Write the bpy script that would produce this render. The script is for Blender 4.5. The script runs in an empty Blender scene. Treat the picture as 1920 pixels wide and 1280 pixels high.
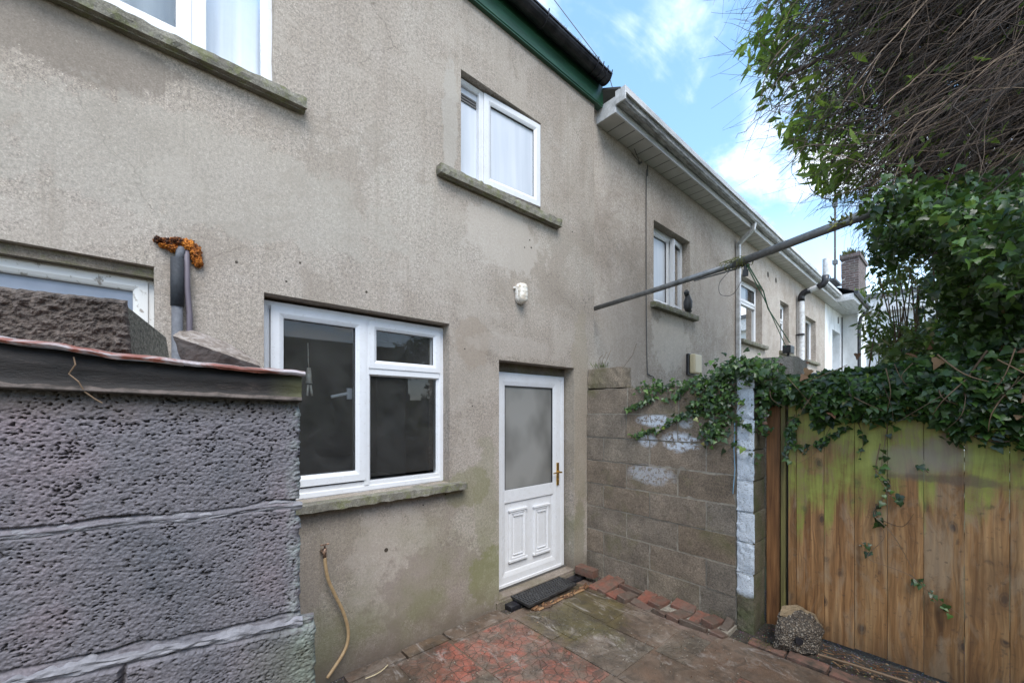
import bpy, bmesh, math, random
import numpy as np
from mathutils import Vector, Matrix, noise
random.seed(7); RNG = np.random.default_rng(11)
SC = bpy.context.scene; COL = SC.collection
R = math.radians
# ------------------------------------------------------------------ camera
cam = bpy.data.cameras.new("camera"); camo = bpy.data.objects.new("camera", cam); COL.objects.link(camo)
camo.location = (0, -2.5, 1.58); camo.rotation_euler = (R(90), 0, R(-41.68))
cam.sensor_width = 36; cam.lens = 14.156; cam.shift_y = 0.0682; cam.clip_start = 0.02; cam.clip_end = 2000
SC.camera = camo
# ------------------------------------------------------------------ light
SUN_EL, SUN_AZ = R(52), R(205)      # azimuth clockwise from +Y
sd = bpy.data.lights.new("sun", 'SUN'); sd.energy = 1.5; sd.angle = R(38); sd.color = (1.0, .965, .92)
so = bpy.data.objects.new("sun", sd); COL.objects.link(so)
dirv = Vector((math.sin(SUN_AZ)*math.cos(SUN_EL), math.cos(SUN_AZ)*math.cos(SUN_EL), math.sin(SUN_EL)))
so.rotation_euler = dirv.to_track_quat('Z', 'Y').to_euler()
W = bpy.data.worlds.new("World"); SC.world = W; W.use_nodes = True
SC.view_settings.view_transform = 'Standard'; SC.view_settings.look = 'None'
SC.view_settings.exposure = 1.35; SC.view_settings.gamma = 1
SC.render.engine = 'CYCLES'

# ------------------------------------------------------------------ node helper
class NT:
    def __init__(s, tree): s.t = tree; s.n = tree.nodes; s.l = tree.links
    def add(s, typ, **kw):
        nd = s.n.new(typ)
        for k, v in kw.items(): setattr(nd, k, v)
        return nd
    def set(s, inp, v):
        if hasattr(v, 'is_linked') or isinstance(v, bpy.types.NodeSocket): s.l.new(v, inp)
        else:
            if isinstance(v, (tuple, list)) and len(v) == 3 and inp.type == 'RGBA': v = (*v, 1)
            inp.default_value = v
    def pos(s): return s.add('ShaderNodeNewGeometry').outputs['Position']
    def island(s): return s.add('ShaderNodeNewGeometry').outputs['Random Per Island']
    def obj(s): return s.add('ShaderNodeTexCoord').outputs['Object']
    def map(s, vec, scale=(1, 1, 1), loc=(0, 0, 0), rot=(0, 0, 0)):
        m = s.add('ShaderNodeMapping'); s.set(m.inputs['Vector'], vec)
        m.inputs['Scale'].default_value = scale; m.inputs['Location'].default_value = loc; m.inputs['Rotation'].default_value = rot
        return m.outputs[0]
    def noise(s, vec, scale, detail=3, rough=.55, dist=0, col=False):
        m = s.add('ShaderNodeTexNoise'); s.set(m.inputs['Vector'], vec)
        m.inputs['Scale'].default_value = scale; m.inputs['Detail'].default_value = detail
        m.inputs['Roughness'].default_value = rough; m.inputs['Distortion'].default_value = dist
        return m.outputs['Color' if col else 'Fac']
    def vor(s, vec, scale, feat='F1', out='Distance', rnd=1, dim='3D'):
        m = s.add('ShaderNodeTexVoronoi', feature=feat, voronoi_dimensions=dim); s.set(m.inputs['Vector'], vec)
        m.inputs['Scale'].default_value = scale; m.inputs['Randomness'].default_value = rnd
        return m.outputs[out]
    def ramp(s, fac, *stops, interp='LINEAR'):
        m = s.add('ShaderNodeValToRGB'); s.set(m.inputs[0], fac); e = m.color_ramp.elements
        m.color_ramp.interpolation = interp
        while len(e) < len(stops): e.new(.5)
        for el, (p, c) in zip(e, stops):
            el.position = p; el.color = (c, c, c, 1) if isinstance(c, (int, float)) else (*c, 1)
        return m.outputs[0]
    def mix(s, fac, a, b, mode='MIX'):
        m = s.add('ShaderNodeMix', data_type='RGBA', blend_type=mode)
        s.set(m.inputs[0], fac); s.set(m.inputs[6], a); s.set(m.inputs[7], b); return m.outputs[2]
    def math(s, op, a, b=0.0, clamp=False):
        m = s.add('ShaderNodeMath', operation=op, use_clamp=clamp); s.set(m.inputs[0], a); s.set(m.inputs[1], b); return m.outputs[0]
    def sep(s, vec):
        m = s.add('ShaderNodeSeparateXYZ'); s.set(m.inputs[0], vec); return m.outputs
    def comb(s, x, y, z):
        m = s.add('ShaderNodeCombineXYZ')
        for i, v in enumerate((x, y, z)): s.set(m.inputs[i], v)
        return m.outputs[0]
    def maprange(s, v, a, b, c=0., d=1.):
        m = s.add('ShaderNodeMapRange'); s.set(m.inputs[0], v)
        for i, q in enumerate((a, b, c, d)): s.set(m.inputs[i+1], q)
        return m.outputs[0]
    def ell(s, vec, c, r, nz=None, amt=.5):
        """soft ellipsoid stain: 1 inside, 0 outside, noisy edge"""
        m = s.map(vec, scale=tuple(1/q for q in r), loc=tuple(-p/q for p, q in zip(c, r)))
        v = s.add('ShaderNodeVectorMath', operation='LENGTH'); s.set(v.inputs[0], m)
        d = v.outputs['Value']
        if nz is not None: d = s.math('ADD', d, s.math('MULTIPLY', s.math('SUBTRACT', nz, .5), amt))
        return s.maprange(d, 1.15, .7)

MATS = {}
def mat(name, fn=None, color=(.5, .5, .5), rough=.6, metal=0, spec=.5, bump=None):
    m = bpy.data.materials.new(name); m.use_nodes = True; t = NT(m.node_tree); MATS[name] = m
    b = t.n['Principled BSDF']; b.inputs['Roughness'].default_value = rough; b.inputs['Metallic'].default_value = metal
    b.inputs['Specular IOR Level'].default_value = spec; b.inputs['Base Color'].default_value = (*color, 1)
    if fn:
        r = fn(t, b)
        if r:
            if 'c' in r: t.set(b.inputs['Base Color'], r['c'])
            if 'r' in r: t.set(b.inputs['Roughness'], r['r'])
            if 'b' in r:
                bn = t.add('ShaderNodeBump'); bn.inputs['Strength'].default_value = r.get('bs', .5)
                bn.inputs['Distance'].default_value = r.get('bd', .004)
                t.set(bn.inputs['Height'], r['b']); t.l.new(bn.outputs[0], b.inputs['Normal'])
    return m

# ------------------------------------------------------------------ sky
wt = NT(W.node_tree); bg = wt.n['Background']
sky = wt.add('ShaderNodeTexSky', sky_type='NISHITA'); sky.sun_disc = False; sky.sun_elevation = SUN_EL; sky.sun_rotation = SUN_AZ
sky.dust_density = .15; sky.ozone_density = 2.2; sky.altitude = 50
gen = wt.add('ShaderNodeTexCoord').outputs['Generated']
sx = wt.sep(gen); zz = wt.math('ADD', wt.math('MAXIMUM', sx[2], 0.0), .16)
pl = wt.comb(wt.math('DIVIDE', sx[0], zz), wt.math('DIVIDE', sx[1], zz), 0.3)
n1 = wt.noise(wt.map(pl, loc=(.55, 1.35, 0)), 1.05, 7, .56, .25)
n2 = wt.noise(wt.map(pl, scale=(1, 2.2, 1), rot=(0, 0, .6)), 2.6, 6, .6, .4)
cl = wt.math('ADD', wt.math('MULTIPLY', n1, .72), wt.math('MULTIPLY', n2, .28))
cloud = wt.ramp(cl, (.47, 0.0), (.63, 1.0), interp='EASE')
low = wt.maprange(sx[2], 0.40, 0.02, 0, .6)
cloud = wt.math('MAXIMUM', cloud, low)
skyc = wt.mix(.12, sky.outputs[0], (3.2, 6.8, 9.5))
cshade = wt.ramp(n2, (.3, (5.4, 5.8, 6.3)), (.7, (7.6, 7.7, 7.8)))
wc = wt.mix(wt.math('MULTIPLY', cloud, .92), skyc, cshade)
wt.l.new(wc, bg.inputs[0]); bg.inputs[1].default_value = .14

# ------------------------------------------------------------------ materials
def m_render(t, b, tint=(1, 1, 1), algae=True, seed=0.):
    p = t.map(t.pos(), loc=(seed, 0, seed*.5))
    P = t.pos()
    big = t.noise(p, .9, 4, .55, .6); mid = t.noise(p, 4.5, 5, .65, .3)
    streak = t.noise(t.map(p, scale=(3.2, 3.2, .35)), 1.6, 4, .6, .3)
    sp = t.noise(p, 58, 4, .85); sp2 = t.noise(p, 150, 3, .85)
    c = t.ramp(big, (.32, (.215, .190, .162)), (.5, (.300, .272, .240)), (.68, (.335, .318, .288)))
    c = t.mix(t.ramp(mid, (.4, 0.), (.68, .55)), c, (.33, .302, .277))
    c = t.mix(t.ramp(streak, (.45, 0.), (.75, .5)), c, (.235, .205, .178))
    c = t.mix(t.ramp(t.noise(p, 2.1, 6, .7, 1.0), (.54, 0.), (.62, .22)), c, (.39, .375, .35))
    # sand grain
    c = t.mix(1., c, t.ramp(sp, (.34, .60), (.5, 1.0), (.68, 1.40)), 'MULTIPLY')
    c = t.mix(1., c, t.ramp(sp2, (.34, .58), (.5, 1.), (.68, 1.45)), 'MULTIPLY')
    v = t.vor(p, 42); c = t.mix(t.ramp(v, (.05, .75), (.13, 0.)), c, (.66, .62, .56))
    v2 = t.vor(t.map(p, loc=(3, 1, 2)), 30); c = t.mix(t.ramp(v2, (.035, .7), (.08, 0.)), c, (.10, .085, .07))
    crv = t.add('ShaderNodeVectorMath', operation='ADD'); t.set(crv.inputs[0], p); t.set(crv.inputs[1], t.map(t.noise(p, 3.5, 4, .6, col=True), scale=(.35, .35, .35)))
    ck = t.vor(crv.outputs[0], 1.15, 'DISTANCE_TO_EDGE'); c = t.mix(t.math('MULTIPLY', t.ramp(ck, (.0015, .75), (.004, 0.)), t.ramp(t.noise(p, 1.3, 3), (.5, 0.), (.56, 1.))), c, (.10, .085, .07))
    pa = t.noise(t.map(p, loc=(5, 2, 1)), 1.25, 7, .72, .3); c = t.mix(t.ramp(pa, (.555, 0.), (.575, .30)), c, (.385, .36, .325)); c = t.mix(t.ramp(pa, (.42, .38), (.45, 0.)), c, (.215, .188, .158))
    dr_ = t.noise(t.map(p, scale=(14, 14, .55)), 1.3, 5, .7, .2); c = t.mix(t.ramp(dr_, (.56, 0.), (.66, .30)), c, (.20, .175, .145))
    nz = t.noise(P, 6.5, 7, .72)
    for cc, rr, col, am in r_stains:
        c = t.mix(t.math('MULTIPLY', t.ramp(t.ell(P, cc, rr, nz, 2.2), (.25, 0.), (.62, 1.)), am*.85), c, col)
    if algae:
        z = t.sep(P)[2]; x = t.sep(P)[0]
        g = t.math('MULTIPLY', t.maprange(z, 1.15, .1), t.ramp(t.noise(P, 2.3, 5, .62), (.42, 0.), (.62, 1.)))
        c = t.mix(t.math('MULTIPLY', g, .62), c, (.135, .150, .062))
        d = t.maprange(t.math('ADD', z, t.math('MULTIPLY', nz, .35)), .42, .17)
        c = t.mix(t.math('MULTIPLY', d, .75), c, (.12, .095, .08))
    c = t.mix(1., c, (1.05, 1.0, .948), 'MULTIPLY')
    if tint != (1, 1, 1): c = t.mix(1., c, tint, 'MULTIPLY')
    h = t.math('ADD', t.math('MULTIPLY', sp, 1.), t.math('MULTIPLY', mid, 1.5))
    return dict(c=c, r=.9, b=h, bs=.35, bd=.003)
# stains with a shape of their own on the main wall: (centre, radii, colour, amount)
r_stains = [((-.28, 0, 3.13), (.42, .5, .15), (.16, .14, .12), .8),      # dark damp patch under upper left sill
            ((2.15, 0, 3.0), (.42, .5, .28), (.40, .38, .352), .7),         # washed patch under the high window
            ((1.62, 0, 3.72), (.07, .5, .42), (.36, .352, .33), .7),         # smooth repair beside it
            ((1.2, 0, .55), (.33, .5, .42), (.38, .355, .325), .55),
            ((1.55, 0, .35), (.5, .5, .3), (.17, .14, .125), .55),
            ((.3, 0, 2.75), (.9, .5, .28), (.33, .32, .29), .5),
            ((1.95, 0, .9), (.12, .5, .5), (.19, .195, .12), .4),
            ((1.78, 0, 1.0), (.2, .5, .16), (.17, .17, .09), .6),
            ((1.84, 0, 2.1), (.17, .5, .2), (.24, .20, .16), .6),
            ((3.12, 0, 1.6), (.14, .5, 1.0), (.26, .23, .17), .45),
            ((3.1, 0, .35), (.10, .5, .4), (.15, .145, .09), .5),
            ((2.0, 0, .25), (.2, .5, .25), (.16, .18, .06), .6),
            ((2.25, 0, 2.12), (.5, .5, .1), (.39, .365, .335), .35)]
mat('render_main', lambda t, b: m_render(t, b))
def m_nb(t, b):
    r = m_render(t, b, seed=7.3)
    r['c'] = t.mix(1., r['c'], (1.2, 1.2, 1.22), 'MULTIPLY')
    return r
_save = r_stains
r_stains = [((4.0, .06, 2.5), (.6, .5, .6), (.24, .215, .19), .55), ((5.1, .06, 2.5), (.5, .5, .42), (.48, .46, .42), .55),
            ((8.1, .06, 2.3), (.6, .5, .45), (.48, .46, .42), .5), ((6.5, .06, 3.4), (.5, .5, .5), (.33, .30, .27), .5)]
mat('render_neighbour', m_nb)
r_stains = []
def m_conc(base, dark, moss=.5, sc=1.):
    def f(t, b):
        p = t.pos(); n = t.noise(p, 9*sc, 5, .65); g = t.noise(p, 130*sc, 3, .7)
        c = t.ramp(n, (.3, dark), (.65, base))
        c = t.mix(1., c, t.ramp(g, (.3, .6), (.7, 1.35)), 'MULTIPLY')
        c = t.mix(t.math('MULTIPLY', t.ramp(t.noise(p, 14*sc, 4, .7), (.48, 0.), (.62, 1.)), moss), c, (.13, .14, .045))
        v = t.vor(p, 55*sc); c = t.mix(t.ramp(v, (.06, .6), (.14, 0.)), c, (.42, .40, .36))
        return dict(c=c, r=.9, b=g, bs=.7, bd=.006)
    return f
mat('sill_concrete', m_conc((.24, .225, .185), (.10, .09, .07), .6))
mat('step_concrete', m_conc((.20, .165, .13), (.10, .085, .06), .45))
def m_upvc(t, b):
    p = t.pos(); n = t.noise(p, 12, 4, .6)
    c = t.mix(t.ramp(n, (.45, 0.), (.8, .35)), (.66, .67, .69), (.52, .51, .49))
    c = t.mix(t.ramp(t.noise(p, 60, 3, .7), (.60, 0.), (.78, .55)), c, (.36, .32, .27))
    return dict(c=c, r=t.ramp(n, (.3, .25), (.7, .42)))
mat('white_upvc', m_upvc)
def m_oldpaint(t, b):
    p = t.pos(); n = t.noise(p, 26, 5, .7)
    c = t.mix(t.ramp(n, (.58, 0.), (.64, 1.)), (.66, .65, .62), (.30, .27, .23))
    return dict(c=c, r=.55, b=n, bs=.4, bd=.002)
mat('old_white_paint', m_oldpaint)
def glass_mix(tint, refl_rough=.015, ior=1.5, extra=0.0):
    def f(t, b):
        t.n.remove(b)
        tr = t.add('ShaderNodeBsdfTransparent'); tr.inputs[0].default_value = (*tint, 1)
        gl = t.add('ShaderNodeBsdfGlossy'); gl.inputs['Roughness'].default_value = refl_rough
        p = t.pos(); n = t.noise(p, 1.8, 2)
        bn = t.add('ShaderNodeBump'); bn.inputs['Strength'].default_value = .12; bn.inputs['Distance'].default_value = .02; t.set(bn.inputs['Height'], n)
        fr = t.add('ShaderNodeFresnel'); fr.inputs[0].default_value = ior
        fac = t.math('ADD', fr.outputs[0], extra, clamp=True)
        df = t.add('ShaderNodeBsdfDiffuse'); df.inputs[0].default_value = (.30, .30, .29, 1)
        haze = t.ramp(t.noise(p, 5, 6, .7, .5), (.35, .055), (.75, .15))  # grey haze painted over the pane, standing in for faint reflection
        m1 = t.add('ShaderNodeMixShader'); t.set(m1.inputs[0], haze); t.l.new(tr.outputs[0], m1.inputs[1]); t.l.new(df.outputs[0], m1.inputs[2])
        m2 = t.add('ShaderNodeMixShader'); t.set(m2.inputs[0], fac); t.l.new(m1.outputs[0], m2.inputs[1]); t.l.new(gl.outputs[0], m2.inputs[2])
        t.l.new(m2.outputs[0], t.n['Material Output'].inputs[0])
    return f
mat('clear_glass', glass_mix((.93, .94, .93)))
mat('door_glass', glass_mix((.75, .77, .75), .18, 1.5, .03))
mat('net_curtain', lambda t, b: dict(c=t.ramp(t.noise(t.map(t.pos(), scale=(14, 14, .4)), 1.4, 3), (.35, (.70, .73, .79)), (.65, (.84, .86, .90))), r=.8))
mat('pale_blind', lambda t, b: dict(c=t.ramp(t.noise(t.pos(), 1.5, 2), (.35, (.74, .76, .80)), (.65, (.84, .86, .88))), r=.6))
mat('grey_blind', lambda t, b: dict(c=t.ramp(t.noise(t.map(t.pos(), scale=(1, 1, .6)), 2.1, 3), (.38, (.11, .108, .10)), (.66, (.34, .335, .32))), r=.7))
mat('film_glass', lambda t, b: dict(c=t.ramp(t.noise(t.map(t.pos(), scale=(6, 6, .5)), 1.5, 3), (.35, (.50, .54, .60)), (.65, (.61, .64, .69))), r=.22), spec=.4)
mat('room_dark', color=(.075, .072, .068), rough=.9)
mat('frosted_grey', lambda t, b: dict(c=t.ramp(t.noise(t.map(t.pos(), scale=(1, 1, .7)), 1.9, 3, .5), (.36, (.085, .084, .078)), (.64, (.24, .238, .225))), r=.16), spec=.5)
mat('fogged_pane', lambda t, b: dict(c=t.ramp(t.noise(t.pos(), 5, 4), (.3, (.17, .20, .25)), (.7, (.27, .30, .36))), r=.25))
mat('room_clutter', lambda t, b: dict(c=t.ramp(t.noise(t.map(t.pos(), scale=(1, 1, 3)), 4, 4, .6, 1), (.4, (.02, .02, .018)), (.7, (.10, .095, .085))), r=.8))
def m_green(t, b):
    p = t.pos(); n = t.noise(t.map(p, scale=(.6, 4, 4)), 7, 5, .65)
    c = t.ramp(n, (.3, (.012, .045, .024)), (.62, (.022, .085, .045)), (.85, (.09, .12, .08)))
    return dict(c=c, r=.38)
mat('green_paint', m_green)
mat('black_plastic', lambda t, b: dict(c=t.ramp(t.noise(t.pos(), 9, 4), (.4, (.012, .012, .015)), (.75, (.05, .048, .055))), r=.32))
mat('black_rubber', lambda t, b: dict(c=t.ramp(t.noise(t.pos(), 30, 4), (.4, (.018, .018, .019)), (.8, (.055, .055, .056))), r=.5))
def m_wplast(t, b):
    p = t.pos(); n = t.noise(t.map(p, scale=(.5, 3, 3)), 5, 5, .7)
    return dict(c=t.ramp(n, (.35, (.42, .42, .41)), (.6, (.66, .66, .67))), r=.4)
mat('white_gutter', m_wplast)
def m_soffit(t, b):
    p = t.pos(); x = t.sep(p)[0]
    fr = t.math('FRACT', t.math('MULTIPLY', x, 5.2)); g = t.ramp(fr, (.0, 0.), (.035, 0.), (.05, 1.), (.96, 1.), (1., 0.))
    c = t.mix(g, (.10, .10, .10), t.ramp(t.noise(p, 3, 4), (.3, (.47, .46, .44)), (.7, (.62, .61, .60))))
    return dict(c=c, r=.5, b=g, bs=.6, bd=.01)
mat('soffit_board', m_soffit)
def m_gunder(t, b):
    p = t.pos(); n = t.noise(t.map(p, scale=(1, 5, 5)), 6, 6, .7)
    return dict(c=t.ramp(n, (.38, (.14, .135, .13)), (.62, (.46, .46, .45))), r=.5)
mat('stained_gutter', m_gunder)
mat('white_wall_paint', lambda t, b: dict(c=t.ramp(t.noise(t.map(t.pos(), scale=(1, 1, .5)), 2.6, 5, .65), (.3, (.50, .50, .49)), (.55, (.72, .73, .74))), r=.8))
mat('slate', lambda t, b: dict(c=t.ramp(t.noise(t.pos(), 6, 4), (.3, (.05, .052, .058)), (.7, (.12, .12, .125))), r=.6))
def m_brickstack(t, b):
    p = t.pos(); s = t.sep(p)
    v = t.comb(t.math('ADD', s[0], s[1]), s[2], 0.)
    br = t.add('ShaderNodeTexBrick'); t.set(br.inputs['Vector'], v)
    for k, q in (('Scale', 1.), ('Mortar Size', .012), ('Brick Width', .22), ('Row Height', .075)): br.inputs[k].default_value = q
    br.inputs['Color1'].default_value = (.095, .062, .057, 1); br.inputs['Color2'].default_value = (.155, .108, .10, 1); br.inputs['Mortar'].default_value = (.19, .175, .17, 1)
    n = t.noise(p, 9, 5, .7)
    c = t.mix(1., br.outputs[0], t.ramp(n, (.3, .6), (.7, 1.25)), 'MULTIPLY')
    c = t.mix(t.ramp(t.noise(p, 2.5, 4), (.5, 0.), (.7, .6)), c, (.13, .12, .10))
    return dict(c=c, r=.9, b=t.math('SUBTRACT', n, br.outputs[1]), bs=.7, bd=.02)
mat('chimney_brick', m_brickstack)
def m_block(t, b):
    p = t.pos(); i = t.island(); q = t.comb(*[t.math('ADD', a, t.math('MULTIPLY', i, k)) for a, k in zip(t.sep(p), (13., 7., 5.))])
    g = t.noise(p, 140, 3, .75); n = t.noise(q, 5, 5, .65)
    c = t.ramp(i, (.0, (.145, .108, .072)), (.35, (.195, .152, .108)), (.7, (.165, .138, .105)), (1., (.225, .178, .122)))
    c = t.mix(1., c, t.ramp(n, (.3, .68), (.7, 1.35)), 'MULTIPLY')
    c = t.mix(1., c, (1.0, 1.02, 1.08), 'MULTIPLY'); g = t.noise(p, 75, 4, .85)
    c = t.mix(1., c, t.ramp(g, (.33, .5), (.67, 1.5)), 'MULTIPLY')
    z = t.sep(p)[2]; nz = t.noise(p, 6, 5, .65)
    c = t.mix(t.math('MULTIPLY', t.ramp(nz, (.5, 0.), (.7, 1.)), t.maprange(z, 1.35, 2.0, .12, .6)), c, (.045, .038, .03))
    c = t.mix(t.math('MULTIPLY', t.ramp(t.noise(p, 3, 5, .65), (.55, 0.), (.7, .5)), 1.), c, (.13, .125, .05))
    w = t.ramp(t.noise(p, 34, 4, .75), (.40, 0.), (.52, 1.))
    nn = t.noise(p, 9, 3, .6)
    for cc, rr, am in (((3.22, -.74, 1.50), (.2, .17, .055), .95), ((3.22, -.66, 1.33), (.2, .085, .06), .8), ((3.22, -.93, 1.33), (.2, .135, .085), 1.),
                       ((3.22, -.69, 1.03), (.2, .22, .085), .5), ((3.22, -1.06, 1.355), (.2, .05, .016), 1.), ((3.22, -1.07, 1.32), (.2, .055, .014), 1.), ((3.22, -1.05, 1.285), (.2, .055, .013), 1.), ((3.22, -1.0, 1.49), (.2, .06, .05), .6)):
        c = t.mix(t.math('MULTIPLY', t.math('MULTIPLY', t.ell(p, cc, rr, nn, .7), w), am), c, (.52, .57, .64))
    return dict(c=c, r=.88, b=t.math('ADD', g, n), bs=.8, bd=.008)
mat('garden_block', m_block)
mat('mortar', lambda t, b: dict(c=t.ramp(t.noise(t.pos(), 16, 5, .7), (.3, (.15, .132, .105)), (.62, (.31, .28, .23))), r=.9, b=t.noise(t.pos(), 60, 4, .7), bs=.6, bd=.008))
def m_pillar(t, b):
    p = t.pos(); s = t.sep(p); g = t.noise(p, 110, 3, .75)
    # white paint only on the face towards the yard, cracked and pitted, ending low down
    nrm = t.add('ShaderNodeNewGeometry').outputs['True Normal']
    face = t.maprange(t.sep(nrm)[0], -.35, -.6)
    lowz = t.maprange(t.math('ADD', s[2], t.math('MULTIPLY', t.noise(p, 12, 3), .08)), .27, .31)
    pit = t.ramp(t.noise(t.map(p, scale=(1, 1, 2)), 75, 4, .8), (.38, 0.), (.44, 1.))
    base = t.mix(1., t.ramp(t.noise(p, 6, 5), (.3, (.10, .085, .055)), (.7, (.17, .15, .105))), t.ramp(g, (.3, .5), (.7, 1.4)), 'MULTIPLY')
    base = t.mix(t.ramp(t.noise(p, 7, 4), (.45, 0.), (.65, .7)), base, (.07, .085, .03))
    c = t.mix(t.math('MULTIPLY', t.math('MULTIPLY', face, lowz), pit), base, t.ramp(t.noise(p, 8, 3), (.3, (.50, .56, .63)), (.7, (.64, .69, .75))))
    return dict(c=c, r=.8, b=t.math('ADD', g, pit), bs=.7, bd=.006)
mat('painted_block', m_pillar)
def m_board(t, b, hue=0):
    p = t.pos(); i = t.island(); s = t.sep(p)
    off = t.math('MULTIPLY', i, 37.)
    q = t.comb(s[0], t.math('ADD', s[1], off), t.math('ADD', s[2], off))
    wob = t.noise(t.map(q, scale=(1, 3, .9)), 2.2, 3, .5, 0)
    gr = t.noise(t.map(t.comb(s[0], t.math('ADD', t.math('ADD', s[1], off), t.math('MULTIPLY', wob, .12)), t.math('ADD', s[2], off)), scale=(1, 1, .035)), 75, 4, .6)
    gr2 = t.noise(t.map(q, scale=(1, 1, .05)), 22, 3, .6, .6)
    c = t.ramp(gr2, (.34, (.185, .085, .030)), (.5, (.325, .168, .066)), (.64, (.435, .255, .118)))
    c = t.mix(1., c, t.ramp(gr, (.35, .70), (.65, 1.22)), 'MULTIPLY')
    c = t.mix(1., c, t.ramp(i, (0., (.80, .78, .72)), (.5, (1., .98, .92)), (1., (1.12, 1.08, 1.05))), 'MULTIPLY')
    # knots
    qs = t.sep(q); wv = t.noise(p, 9, 2)
    kv = t.comb(t.math('MULTIPLY', t.math('ADD', qs[1], t.math('MULTIPLY', wv, .03)), 8.), t.math('MULTIPLY', qs[2], 4.2), 0.); kd = t.vor(kv, 1., rnd=1, dim='2D')
    ks = t.ramp(t.noise(t.map(q, scale=(0, 2, 2)), 2.7, 1), (.50, 0.), (.56, 1.))
    halo = t.math('MULTIPLY', t.ramp(kd, (.10, .45), (.30, 0.)), ks)
    c = t.mix(halo, c, (.16, .085, .036)); c = t.mix(t.math('MULTIPLY', t.ramp(kd, (.07, .9), (.12, .25), (.15, .55), (.19, 0.)), ks), c, (.055, .035, .026))
    # water marks and dark stains
    wm = t.noise(t.map(p, scale=(1, 1.5, .6)), 3.3, 5, .6, .5)
    c = t.mix(t.ramp(wm, (.53, 0.), (.64, .50)), c, (.15, .08, .036)); c = t.mix(t.ramp(t.noise(t.map(q, scale=(1, 1.5, .5)), 5, 5, .65, .8), (.5, 0.), (.66, .55)), c, (.38, .29, .19))
    sp_ = t.noise(p, 26, 4, .7); c = t.mix(t.ramp(sp_, (.58, 0.), (.68, .55)), c, (.07, .045, .03))
    z = s[2]; edge = t.noise(t.map(q, scale=(1, 3, .5)), 3.0, 3, .5)
    line = t.math('ADD', z, t.math('MULTIPLY', t.math('SUBTRACT', edge, .5), 1.1))
    ye = t.maprange(s[1], -2.5, -1.7, 0., .33)
    line = t.math('ADD', t.math('ADD', line, ye), t.math('MULTIPLY', t.math('SUBTRACT', gr2, .5), .55))
    alg = t.maprange(line, 1.08, 1.24)
    algc = t.ramp(t.noise(p, 4, 5, .6), (.32, (.115, .115, .030)), (.5, (.26, .275, .050)), (.72, (.38, .40, .09)))
    algc = t.mix(1., algc, t.ramp(gr, (.3, .78), (.7, 1.1)), 'MULTIPLY')
    c = t.mix(t.math('MULTIPLY', alg, t.ramp(t.math('ADD', t.math('MULTIPLY', t.noise(p, 4, 6, .75), .7), t.math('MULTIPLY', gr, .3)), (.40, .25), (.53, .95))), c, algc)
    nn = t.noise(p, 6, 4, .6)
    for cc, rr in (((3.4, -2.27, 1.27), (.4, .15, .10)), ((3.4, -2.42, 1.33), (.4, .1, .12))):
        m = t.ell(p, cc, rr, nn, 1.)
        c = t.mix(t.math('MULTIPLY', m, .6), c, (.30, .25, .20))
    c = t.mix(t.math('MULTIPLY', t.ell(p, (3.4, -2.45, 1.185), (.4, .28, .03), nn, 3.4), .6), c, (.11, .08, .055))
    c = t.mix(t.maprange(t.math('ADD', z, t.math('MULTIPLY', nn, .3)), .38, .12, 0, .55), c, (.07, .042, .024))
    return dict(c=c, r=.62, b=t.math('ADD', gr, gr2), bs=.35, bd=.003)
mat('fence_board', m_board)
mat('brown_post', lambda t, b: dict(c=t.ramp(t.noise(t.map(t.pos(), scale=(1, 1, .06)), 45, 4, .6, .3), (.3, (.11, .045, .016)), (.6, (.26, .115, .040)), (.8, (.34, .18, .07))), r=.6, b=t.noise(t.map(t.pos(), scale=(1, 1, .06)), 45, 4), bs=.4, bd=.004))
mat('green_batten', lambda t, b: dict(c=t.ramp(t.noise(t.map(t.pos(), scale=(1, 1, .1)), 30, 4), (.3, (.09, .07, .025)), (.7, (.22, .19, .06))), r=.7))
mat('dark_timber', color=(.05, .038, .028), rough=.8)
def m_fore(t, b):
    p = t.obj(); g = t.noise(p, 210, 3, .7); n = t.noise(p, 3.5, 4, .6); m = t.noise(p, 28, 4, .65)
    c = t.ramp(n, (.32, (.100, .100, .115)), (.5, (.138, .128, .143)), (.68, (.185, .143, .158)))
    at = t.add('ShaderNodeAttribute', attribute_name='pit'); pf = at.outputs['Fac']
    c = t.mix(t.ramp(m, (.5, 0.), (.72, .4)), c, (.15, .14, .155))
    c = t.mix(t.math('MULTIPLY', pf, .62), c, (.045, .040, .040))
    c = t.mix(1., c, t.ramp(g, (.3, .72), (.7, 1.28)), 'MULTIPLY')
    s = t.sep(p)
    c = t.mix(t.maprange(t.math('ADD', s[2], t.math('MULTIPLY', m, .05)), 1.585, 1.625, 0, .8), c, (.075, .062, .05))  # top band darkened: shade under the fascia painted into the colour
    c = t.mix(t.math('MULTIPLY', t.maprange(s[0], .03, -.005), t.ramp(m, (.4, 0.), (.6, .8))), c, (.33, .38, .36))
    c = t.mix(t.math('MULTIPLY', t.maprange(s[0], .12, .0), t.maprange(s[2], 1.17, 1.1, 0, .65)), c, (.09, .10, .06))
    return dict(c=c, r=.72, b=t.math('ADD', g, t.math('MULTIPLY', m, .6)), bs=.5, bd=.0022)
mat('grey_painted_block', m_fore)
def m_clink(t, b):
    p = t.obj(); g = t.noise(p, 120, 4, .75); n = t.noise(p, 16, 4)
    c = t.mix(1., t.ramp(n, (.3, (.055, .043, .036)), (.7, (.125, .10, .085))), t.ramp(g, (.3, .3), (.7, 1.6)), 'MULTIPLY')
    return dict(c=c, r=.9, b=g, bs=.8, bd=.005)
mat('clinker_block', m_clink)
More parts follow.
